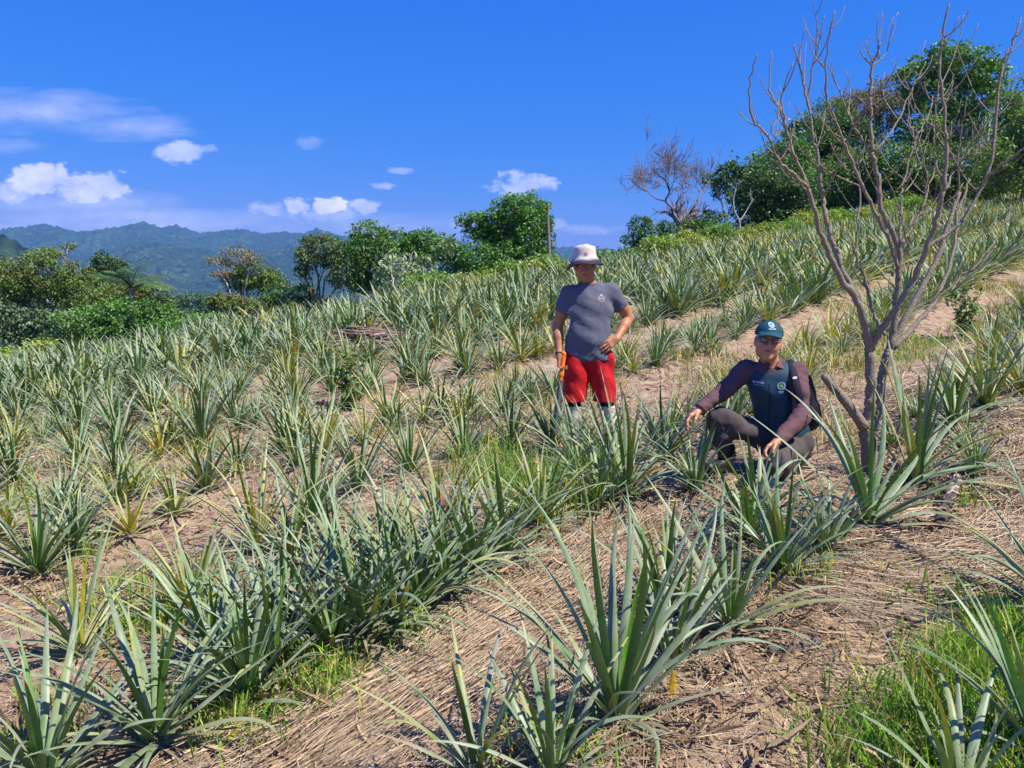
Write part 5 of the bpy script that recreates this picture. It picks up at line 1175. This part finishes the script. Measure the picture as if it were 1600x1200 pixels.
# ---------------- the standing man
def standing_man():
    Y = 6.2; X = at(921, 600, Y)[0]; gz = Hf(X, Y) + clodz(np.array(X), np.array(Y)); root = empty('person', (X, Y, float(gz) - .005)); tag(root, 'standing man in white bucket hat, faded grey T-shirt and red shorts holding a machete', 'person')
    SK = (.44, .19, .095); hc = (-.052, -.045, 1.545); HM = frame(.10, .16, -.04)
    lsh, lel, lwr = (-.175, 0, 1.345), (-.262, .035, 1.065), (-.250, -.06, .845)
    rsh, rel, rwr = (.170, 0, 1.355), (.322, .085, 1.135), (.205, -.075, .975)
    LH, LK, LA = (-.095, .01, .82), (-.135, -.015, .45), (-.110, .03, .08); RH, RK, RA = (.085, .01, .82), (.130, -.015, .45), (.225, .03, .08)
    B = Vol((-.42, -.24, .0), (.42, .22, 1.72), .0045); w = head(B, hc, HM)
    B.cap((-.005, .005, 1.38), (-.045, -.02, 1.49), .058, .054, .03)
    B.cap((-.12, .01, 1.34), (.12, .01, 1.34), .065, .065, .03); B.ell((0, .01, 1.15), (.15, .10, .28), None, .03); B.ell((0, .01, .88), (.14, .10, .12), None, .03)
    for sh, el, wr in ((lsh, lel, lwr), (rsh, rel, rwr)):
        sh, el, wr = map(np.array, (sh, el, wr)); B.cap(sh, el, .055, .041, .03); B.cap(sh + (el - sh) * .35, sh + (el - sh) * .6, .047, .047, .03); B.cap(el, el + (wr - el) * .35, .041, .042, .02); B.cap(el + (wr - el) * .3, wr, .041, .027, .02)
    for h_, k_, a_ in ((LH, LK, LA), (RH, RK, RA)):
        h_, k_, a_ = map(np.array, (h_, k_, a_)); B.cap(h_, k_, .085, .055, .03); B.cap(k_, k_ + (a_ - k_) * .35 + [0, .02, 0], .052, .054, .03); B.cap(k_ + (a_ - k_) * .35, a_, .05, .034, .03); B.cap(a_ + np.array([0, .02, -.03]), a_ + np.array([0, -.13, -.05]), .035, .028, .03)
    # image left hand grips the machete handle, image right hand rests on the hip
    gp = np.array(lwr) + np.array([.008, -.012, -.072])
    hand(B, lwr, (.02, -.06, -1), (.9, -.35, 0), -1, (.95, 1.0, 1.05, 1.1), 1.02, .3)
    hand(B, rwr, (-.80, -.38, -.50), (-.25, .9, -.3), -1, (.18, .22, .28, .34), 1.0, .75, .35)
    me = B.mesh('body', lambda V: head_col(hc, HM, 1, SK, V)); body = mesh_obj('body', me, SKIN, root); eyes(root, w, HM)
    T = Vol((-.36, -.22, .74), (.36, .22, 1.48), .0055)
    T.cap((-.12, .005, 1.335), (.115, .005, 1.345), .070, .070, .05); T.cap((-.03, .0, 1.40), (.02, .0, 1.405), .062, .060, .04, flat=((0, 0, 1), .75)); T.ell((0, -.01, 1.20), (.180, .122, .20), None, .05); T.ell((-.012, -.02, 1.00), (.175, .128, .20), None, .06)
    T.cap((-.10, -.0, .82), (.085, -.0, .82), .102, .102, .05, flat=((0, 1, 0), 1.1)); T.cap((-.16, .005, 1.28), (-.15, .0, .9), .04, .05, .05)
    for sh, el, f in ((lsh, lel, .50), (rsh, rel, .50)):
        sh, el = np.array(sh), np.array(el); e = sh + (el - sh) * .75; T.cap(sh, e, .060, .072, .045); c = sh + (el - sh) * .56; T.cut(c, el - sh, c + (el - sh) * .3, .125)
    T.cap((0, 0, 1.41), (-.03, -.02, 1.50), .062, .075, .01, True)
    T.wrinkle(.0042, 30, 3, [(.8, 0, .6), (-.7, .1, .7), (.2, 0, 1), (1, .3, .1)]); T.wrinkle(.0016, 80, 5)
    T.cut((0, 0, .800), (0.02, 0, -1), (0, 0, .74), .34)
    R_ = ring_pts((-.010, -.004, 1.418), .066, (1, 0, .06), (0, 1, .18), 20)
    for i in range(20): T.cap(R_[i], R_[i + 1], .0075, .0075, .006)
    tm = cloth('faded_grey_cloth', (.115, .125, .170), .9, 5, .22, .3); ts = mesh_obj('t_shirt', T.mesh('t_shirt'), tm, root); bt = bvh_of(ts)
    em = [(p, (.42, .30, .28)) for p, _ in ringq(.075, 1.297, .0215, .0265, 0)] + [(p, (.30, .38, .55)) for p, _ in ringq(.075, 1.322, .004, .011, 0, 10)]
    for i, x in enumerate((.058, .066, .074, .082, .090)): em += bar(x, x + .0045, 1.289 - (i % 2) * .003, 1.306, (.42, .32, .30))
    decal('chest_emblem', bt, em, PRINT, ts)
    S = Vol((-.30, -.22, .40), (.34, .20, .92), .0055)
    S.cap((-.09, .01, .83), (.075, .01, .83), .112, .112, .04, flat=((0, 1, 0), 1.0))
    S.cap((-.095, .0, .80), (-.130, -.01, .44), .108, .092, .03); S.cap((.085, .0, .80), (.138, -.01, .42), .108, .096, .03)
    S.wrinkle(.0075, 28, 9, [(.5, 0, .9), (.9, 0, .3), (.2, .5, .5)]); S.cut((0, 0, .465), (0, 0, -1), (0, 0, .38), .5); S.cut((0, 0, .90), (0, 0, 1), (0, 0, .95), .4)
    mesh_obj('red_shorts', S.mesh('red_shorts'), cloth('red_cloth', (.52, .012, .018), .7, 10, .15, .3), root)
    blk = cloth('black_cloth', (.012, .012, .016))
    for k_, a_ in ((LK, LA), (RK, RA)):
        k_, a_ = np.array(k_), np.array(a_); U = Vol(k_ - [.09, .12, .16], k_ + [.11, .12, .06], .006); U.cap(k_ + [0, 0, .01], k_ + (a_ - k_) * .25, .066, .062, .01)
        U.cut((0, 0, .475), (0, 0, 1), (0, 0, .5), .5); mesh_obj('legging', U.mesh('legging'), blk, root)
    bm = simple_mat('white_rubber', (.60, .56, .49), .5, 12, .45, .25, 60, spec=.5)
    for k_, a_, sx in ((LK, LA, -1), (RK, RA, 1)):
        Q = Vol((-.24 if sx < 0 else .02, -.24, -.03), (-.0 if sx < 0 else .32, .15, .46), .006); k_, a_ = np.array(k_), np.array(a_)
        Q.cap(k_ + (a_ - k_) * .0, a_, .072, .050, .02); Q.cap(a_ + [0, .02, -.03], a_ + [sx * .02, -.15, -.045], .048, .042, .04, flat=((0, 0, 1), .85)); Q.wrinkle(.003, 40, 4 + sx, [(0, 0, 1)])
        top = k_ + (a_ - k_) * .06; Q.cut(top, (0, 0, 1), top + [0, 0, .08], .13); Q.cut((0, 0, .012), (0, 0, -1), a_ - [0, .05, .08], .3); bo = mesh_obj('boot', Q.mesh('boot'), bm, root)
    # bucket hat
    mb = MB(); nu = 40; a = np.arange(nu) * 2 * np.pi / nu; rings = []
    prof = [(.0, .136), (.030, .137), (.060, .134), (.076, .127), (.082, .117), (.086, .10), (.090, .07), (.094, .045), (.104, .032), (.120, .006), (.148, -.026), (.151, -.032), (.147, -.034), (.117, -.002), (.100, .026), (.088, .036), (.082, .06), (.078, .11)]
    for i, (r, z) in enumerate(prof):
        br = max(0, (r - .095) / .05) ; wob = .006 * np.sin(3 * a + 1) * br + .040 * np.maximum(0, np.sin(a)) ** 1.5 * br - .010 * np.cos(a) ** 2 * br - .016 * np.cos(a + .5) * br * -1 + .003 * np.sin(5 * a + i * .5); dent = -.006 * np.cos(2 * a) * (z > .12)
        P = np.stack([r * np.cos(a) * (1 + .03 * np.sin(2 * a)), -r * 1.12 * np.sin(a), z + wob + dent], 1); rings.append(P)
    L = np.concatenate(rings); i = np.arange(len(prof) - 1)[:, None] * nu; j = np.arange(nu)[None]; F = np.stack([i + j, i + j2 if False else i + (j + 1) % nu, i + nu + (j + 1) % nu, i + nu + j], -1).reshape(-1, 4)
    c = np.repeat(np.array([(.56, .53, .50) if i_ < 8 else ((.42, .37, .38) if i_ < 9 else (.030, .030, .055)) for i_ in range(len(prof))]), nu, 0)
    # dark lower half of the brim edge
    hatf = frame(.1, .08, -.03); Wp = np.array([hc[0], hc[1] + .012, hc[2] + .034]) + (L * [1, -1, 1]) @ np.array([hatf[:, 0], hatf[:, 1], hatf[:, 2]])
    mb.add(Wp, F, c); hm_ = simple_mat('hat_cloth', (1, 1, 1), .85, 25, .10, .4, 300, attr=True); ho = mb.build('bucket_hat', hm_, root)
    hb = bvh_of(ho); decal('hat_emblem', hb, ringq(hc[0] - .004, 1.646, 0.0, .011, (.62, .16, .12), 8, 1.2) + bar(hc[0] - .018, hc[0] + .012, 1.629, 1.634, (.55, .3, .3)), PRINT, ho)
    # wrist band
    Wt = Vol((-.32, -.13, .82), (-.18, .02, .92), .004); d = np.array(lwr) - np.array(lel); d /= np.linalg.norm(d); p = np.array(lwr) - d * .012; Wt.cap(p - d * .003, p + d * .003, .034, .034, .005); Wt.cut(p + d * .009, d, p, .06); Wt.cut(p - d * .009, -d, p, .06)
    mesh_obj('wristwatch', Wt.mesh('wristwatch'), simple_mat('black_band', (.015, .013, .012), .4, 30, .1, 0), root)
    # machete (its own thing)
    mo = empty('machete', (X, Y, root.location.z)); tag(mo, 'machete with an orange handle held point down in the hand of the standing man', 'machete')
    top = np.array([-.214, -.070, .845]); bot = np.array([-.234, -.10, .690]); tip = np.array([-.285, -.20, .22]); ax = bot - top; ax /= np.linalg.norm(ax)
    G = Vol((-.30, -.19, .62), (-.14, -.02, .93), .004); G.cap(top, top * .4 + bot * .6, .019, .015, .01, flat=((0, 1, 0), .7)); G.cap(top * .4 + bot * .6, bot, .015, .019, .01, flat=((0, 1, 0), .7)); G.cap(top + [.006, 0, .012], top + [-.018, 0, .02], .014, .01, .01); G.cap(bot, bot + ax * .045, .013, .011, .01, flat=((0, 1, 0), .6))
    mesh_obj('handle', G.mesh('handle'), simple_mat('orange_plastic', (.80, .19, .02), .4, 30, .1, .1), mo)
    d2 = tip - bot; Ln = np.linalg.norm(d2); d2 /= Ln; sv = np.cross(d2, [0, 1, 0]); sv /= np.linalg.norm(sv); nv = np.cross(d2, sv); mb = MB(); S_ = 12; P = []
    for i in range(S_ + 1):
        s = i / S_; wv = (.020 + .012 * s) * (1 if s < .85 else math.sqrt(max(0.02, 1 - ((s - .85) / .15) ** 2))); p = bot + d2 * Ln * s; P += [p - sv * wv, p + nv * .0018, p + sv * wv, p - nv * .0018]
    i = np.arange(S_)[:, None] * 4; j = np.arange(4)[None]; mb.add(np.array(P), np.stack([i + j, i + (j + 1) % 4, i + 4 + (j + 1) % 4, i + 4 + j], -1).reshape(-1, 4)); sm = simple_mat('worn_steel', (.20, .19, .18), .45, 20, .3, .2, 60, metal=.7); mb.build('blade', sm, mo, smooth=False)
    return root
clodz_ = clodz
standing_man()

# ---------------- the crouching man
def crouching_man():
    Y = 4.85; X = at(1200, 600, Y)[0]; gz = Hf(X, Y); root = empty('person', (X, Y, gz)); tag(root, 'crouching man in teal cap, glasses, dark vest and plum shirt reaching into a pineapple plant', 'person')
    SK = (.52, .25, .14); hc = (-.040, -.085, .852); HM = frame(.22, -.05, .10)
    lsh, lel, lwr = (-.120, .06, .668), (-.300, .00, .520), (-.455, -.09, .425)
    rsh, rel, rwr = (.165, -.04, .668), (.165, -.17, .400), (-.035, -.32, .275)
    B = Vol((-.60, -.52, .0), (.34, .24, 1.04), .0045); w = head(B, hc, HM, .98)
    B.cap((.015, .0, .68), (-.025, -.045, .79), .060, .052, .03); B.cap((-.08, .03, .63), (.12, .0, .63), .06, .06, .03); B.cap((.03, .0, .6), (.13, .08, .26), .11, .12, .04)
    for sh, el, wr in ((lsh, lel, lwr), (rsh, rel, rwr)): sh, el, wr = map(np.array, (sh, el, wr)); B.cap(sh, el, .045, .036, .03); B.cap(el, wr, .036, .026, .02)
    hand(B, lwr, (-.85, -.30, -.45), (.1, -.35, -.9), 1, (.55, .6, .7, .8), 1.0, .55)
    hand(B, rwr, (-.85, -.25, -.42), (-.1, -.5, -.85), 1, (.65, .75, .85, .9), 1.0, .6)
    body = mesh_obj('body', B.mesh('body', lambda V: head_col(hc, HM, .98, SK, V)), SKIN, root); eyes(root, w, HM, .98)
    # plum shirt
    T = Vol((-.50, -.40, .18), (.34, .26, .80), .0055)
    T.cap((-.10, .055, .640), (.14, -.025, .640), .068, .070, .04); T.cap((.02, .01, .58), (.10, .05, .40), .125, .125, .05, flat=((.3, 1, .2), .85)); T.cap((.10, .05, .40), (.14, .08, .26), .125, .135, .05)
    for sh, el, wr, in ((lsh, lel, lwr), (rsh, rel, rwr)):
        sh, el, wr = map(np.array, (sh, el, wr)); T.cap(sh, el, .062, .054, .035); T.cap(el, wr, .053, .040, .02); c = wr - (wr - el) / np.linalg.norm(wr - el) * .006; T.cut(c, wr - el, c + (wr - el) * .3, .09)
    T.cap((.0, -.02, .67), (.0, -.02, .715), .074, .066, .02); T.cap((.005, -.035, .735), (-.02, -.05, .80), .060, .075, .01, True); T.wrinkle(.0060, 34, 11, [(.5, 0, .9), (.9, .1, .4), (-.6, 0, .8)]); T.wrinkle(.0022, 85, 12)
    sm = cloth('plum_cloth', (.130, .068, .078), .85, 9, .2, .3); sh_o = mesh_obj('long_sleeved_shirt', T.mesh('long_sleeved_shirt'), sm, root)
    # collar wings
    mb = MB()
    for q in (-1, 1):
        P = [(.004 + q * .058, .01, .735), (.0 + q * .030, -.072, .705), (.002 + q * .012, -.088, .682), (.01 + q * .068, -.085, .655), (.01 + q * .092, -.015, .690)]; P = np.array(P) * [1, 1, 1] + [0, -.004, .022]
        Pn = P + [0, -.006, .004]; V = np.vstack([P, Pn]); n = 5; mb.add(V, [[5, 6, 7, 8]]); mb.T.append(np.array([[5, 8, 9]]) + mb.n - 10); mb.add(P, [[3, 2, 1, 0]]); mb.T.append(np.array([[4, 3, 0]]) + mb.n - 5)
    mb.build('collar', sm, sh_o)
    # vest
    Vt = Vol((-.20, -.20, .16), (.34, .26, .74), .0055)
    Vt.cap((-.065, .045, .638), (.105, -.012, .638), .076, .078, .04); Vt.cap((.02, .0, .58), (.095, .045, .40), .140, .142, .05, flat=((.3, 1, .2), .86)); Vt.cap((.095, .045, .40), (.14, .07, .27), .142, .152, .05)
    Vt.cap((.000, -.03, .705), (-.02, -.05, .80), .066, .085, .01, True); Vt.cap((-.02, -.13, .72), (.02, -.17, .575), .040, .004, .02, True)
    for sh, d in ((lsh, (-1, -.1, -.5)), (rsh, (.8, -.6, -.9))): sh = np.array(sh); Vt.cap(sh - np.array(d) * .0, sh + np.array(d) * .12, .066, .066, .006, True)
    Vt.wrinkle(.0055, 30, 21, [(.4, 0, .9), (.9, .1, .2)]); Vt.cut((.14, .05, .215), (.15, 0, -1), (.14, .05, .14), .3)
    vm = cloth('dark_teal_cloth', (.020, .052, .088), .6, 8, .2, .25); vo_ = mesh_obj('vest', Vt.mesh('vest'), vm, root); bv = bvh_of(vo_)
    zq = []
    for i in range(22): zq += bar(-.030 + .0016 * i, -.026 + .0016 * i, .600 - .0150 * (i + 1), .600 - .0150 * i, (.010, .018, .03))
    decal('zip', bv, zq, PRINT, vo_)
    q = ringq(.045, .585, .017, .026, (.18, .36, .50), 20) + ringq(.045, .585, 0.0, .012, (.16, .34, .08), 8) + bar(.028, .062, .547, .551, (.40, .48, .55)) + bar(.033, .057, .540, .543, (.40, .48, .55))
    decal('round_emblem', bv, q, PRINT, vo_)
    tx = []
    for i, (x0, wd) in enumerate([(-.110, .010), (-.097, .006), (-.089, .007), (-.080, .006), (-.072, .007), (-.063, .005)]): tx += bar(x0, x0 + wd, .596 - .0 * i, .606 + (.003 if i == 0 else 0), (.45, .50, .55))
    for i in range(7): tx += bar(-.106 + i * .007, -.102 + i * .007, .583, .588, (.40, .46, .52))
    decal('chest_lettering', bv, tx, PRINT, vo_)
    # trousers
    P_ = Vol((-.46, -.50, .0), (.36, .26, .50), .006)
    LH, LK, LA = map(np.array, ((.07, .07, .20), (-.325, -.05, .375), (-.245, .02, .07))); RH, RK, RA = map(np.array, ((.19, .02, .17), (-.045, -.33, .145), (.14, -.10, .055)))
    P_.cap((.08, .10, .20), (.19, .06, .19), .125, .130, .05); P_.cap(LH, LK, .098, .066, .04); P_.cap(LK, LK + (LA - LK) * .4, .064, .062, .03); P_.cap(LK + (LA - LK) * .4, LA + [0, 0, .05], .062, .050, .03)
    P_.cap(RH, RK, .108, .068, .04); P_.cap(RK, RK + (RA - RK) * .5 - [0, 0, .01], .062, .058, .03); P_.cap(RK + (RA - RK) * .5 - [0, 0, .01], RA, .058, .045, .03)
    P_.wrinkle(.008, 28, 31, [(.9, .3, .2), (.3, .2, .9), (.6, -.5, .4)]); P_.wrinkle(.002, 80, 33)
    mesh_obj('trousers', P_.mesh('trousers'), cloth('dark_trouser_cloth', (.082, .068, .070), .9, 9, .22, .3), root)
    bm = simple_mat('black_rubber', (.02, .02, .022), .4, 20, .2, .2, 60)
    for a_, tdir in ((LA, (-.13, -.09, -.02)), (RA, (.09, .14, .01))):
        Q = Vol(a_ - [.24, .24, .10], a_ + [.24, .24, .16], .006); Q.cap(a_ + [0, 0, .09], a_, .056, .05, .02); Q.cap(a_ - [0, 0, .02], a_ + np.array(tdir), .045, .040, .03); Q.cut((0, 0, .005), (0, 0, -1), a_ - [0, 0, .1], .3); Q.cut(a_ + [0, 0, .12], (0, 0, 1), a_ + [0, 0, .15], .15); mesh_obj('boot', Q.mesh('boot'), bm, root)
    # cap
    c = np.array(hc); s = .98
    def hw(x, f, u): return c + HM @ (np.array([x, f, u]) * s)
    K = Vol(c - [.17, .22, .1], c + [.17, .17, .2], .004); K.ell(hw(0, -.010, .052), (.086, .104, .088), HM, .01)
    K.cut(hw(0, 0, .048), -HM[:, 2] * 1.0 + HM[:, 1] * 0.10, hw(0, 0, -.02), .2); K.cap(hw(0, -.01, .140), hw(0, -.01, .143), .008, .008, .003)
    for i in range(21):
        x = (i - 10) * .0062; K.cap(hw(x, .070 - abs(x) * .35, .058), hw(x * 1.05, .150 - x * x * 10, .046 - x * x * 3.5), .0072, .0050, .010)
    cm = cloth('teal_cap_cloth', (.012, .070, .095), .65, 12, .12, .2); ko = mesh_obj('cap', K.mesh('cap'), cm, root)
    bk = bvh_of(ko); ex, ez = hw(0, .1, .105)[0] + .006, hw(0, .08, .106)[2]
    q = ringq(ex, ez + .006, 0, .0125, (.10, .25, .62), 8) + ringq(ex, ez + .006, .0125, .0165, (.62, .70, .78), 14) + bar(ex - .006, ex + .006, ez + .001, ez + .006, (.7, .75, .8))
    for i in range(6): q += bar(ex - .021 + i * .0072, ex - .016 + i * .0072, ez - .021, ez - .015, (.70, .74, .78))
    decal('cap_emblem', bk, q, PRINT, ko)
    # glasses
    mb = MB(); 
    for q_ in (-1, 1):
        a = np.linspace(0, 2 * np.pi, 17); R1 = np.array([hw(q_ * .033 + .024 * math.cos(t_), .101 - abs(q_ * .033 + .024 * math.cos(t_)) * .12, .016 + .018 * math.sin(t_)) for t_ in a]); add_tube(mb, R1, .0017, 5)
        add_tube(mb, np.array([hw(q_ * .057, .095, .022), hw(q_ * .072, .06, .022), hw(q_ * .079, -.005, .018)]), .0022, 5)
    add_tube(mb, np.array([hw(-.009, .101, .019), hw(.009, .101, .019)]), .0022, 5); go = mb.build('glasses', simple_mat('black_frame', (.012, .012, .012), .3, 10, .1, 0), root)
    lm, lt, lb = mat_new('lens_glass'); lb.inputs['Base Color'].default_value = (.05, .05, .055, 1); lb.inputs['Roughness'].default_value = .05; lb.inputs['Alpha'].default_value = .16
    mb = MB()
    for q_ in (-1, 1):
        a = np.linspace(0, 2 * np.pi, 17)[:-1]; R1 = np.array([hw(q_ * .033 + .023 * math.cos(t_), .1005 - abs(q_ * .033 + .023 * math.cos(t_)) * .12, .016 + .017 * math.sin(t_)) for t_ in a]); mb.add(np.vstack([R1, R1.mean(0)]), [[i, (i + 1) % 16, 16] for i in range(16)])
    mb.build('lens', lm, go)
    # backpack
    bp_ = empty('backpack', (X, Y, gz)); tag(bp_, 'dark navy backpack worn on the back of the crouching man', 'backpack')
    G = Vol((.08, -.10, .18), (.48, .36, .72), .006); G.cap((.23, .13, .57), (.295, .16, .35), .100, .115, .04, flat=((.7, -.3, .3), .95)); G.cap((.30, .17, .46), (.345, .19, .34), .075, .085, .02); G.cap((.20, .14, .62), (.24, .14, .50), .085, .10, .03)
    G.wrinkle(.004, 35, 41, [(0, .3, 1)]); nm = cloth('navy_nylon', (.016, .015, .030), .6, 15, .3, .4); mesh_obj('bag_body', G.mesh('bag_body'), nm, bp_)
    St = Vol((-.16, -.22, .24), (.28, .20, .76), .005); b0 = [(.19, .10, .66), (.155, .03, .712), (.125, -.05, .705), (.118, -.125, .64), (.135, -.165, .54), (.185, -.14, .40), (.235, -.03, .33)]
    C1 = catmull(b0, 8)
    for i in range(len(C1) - 1): St.cap(C1[i], C1[i + 1], .024, .024, .006, flat=((0, -.8, .6) if i < 20 else (-.2, -1, .1), .45))
    so = mesh_obj('shoulder_strap', St.mesh('shoulder_strap'), nm, bp_)
    bs = bvh_of(so); decal('strap_mark', bs, bar(.103, .125, .633, .640, (.72, .72, .72)) + bar(.108, .130, .641, .646, (.66, .66, .66)), PRINT, so)
    return root
crouching_man()
# haze
def build_haze():
    x0, x1, y0, y1, z0, z1 = -5400, 5400, -5400, 5400, -60, 420
    V = np.array([(x, y, z) for z in (z0, z1) for y in (y0, y1) for x in (x0, x1)], float)
    F = np.array([(0, 2, 3, 1), (4, 5, 7, 6), (0, 1, 5, 4), (2, 6, 7, 3), (0, 4, 6, 2), (1, 3, 7, 5)])
    m = bpy.data.materials.new('haze_air'); m.use_nodes = True; t = m.node_tree; t.nodes.clear()
    pv = N(t, 'ShaderNodeVolumePrincipled'); pv.inputs['Color'].default_value = (0.24, 0.54, 1.0, 1)
    pv.inputs['Density'].default_value = 0.00017; pv.inputs['Anisotropy'].default_value = 0.0
    out = N(t, 'ShaderNodeOutputMaterial'); lk(t, pv.outputs[0], out.inputs['Volume'])
    o = mesh_obj('haze', mesh_np('haze', V, F, smooth=False), m); tag(o, None, None, None, 'stuff')
build_haze()
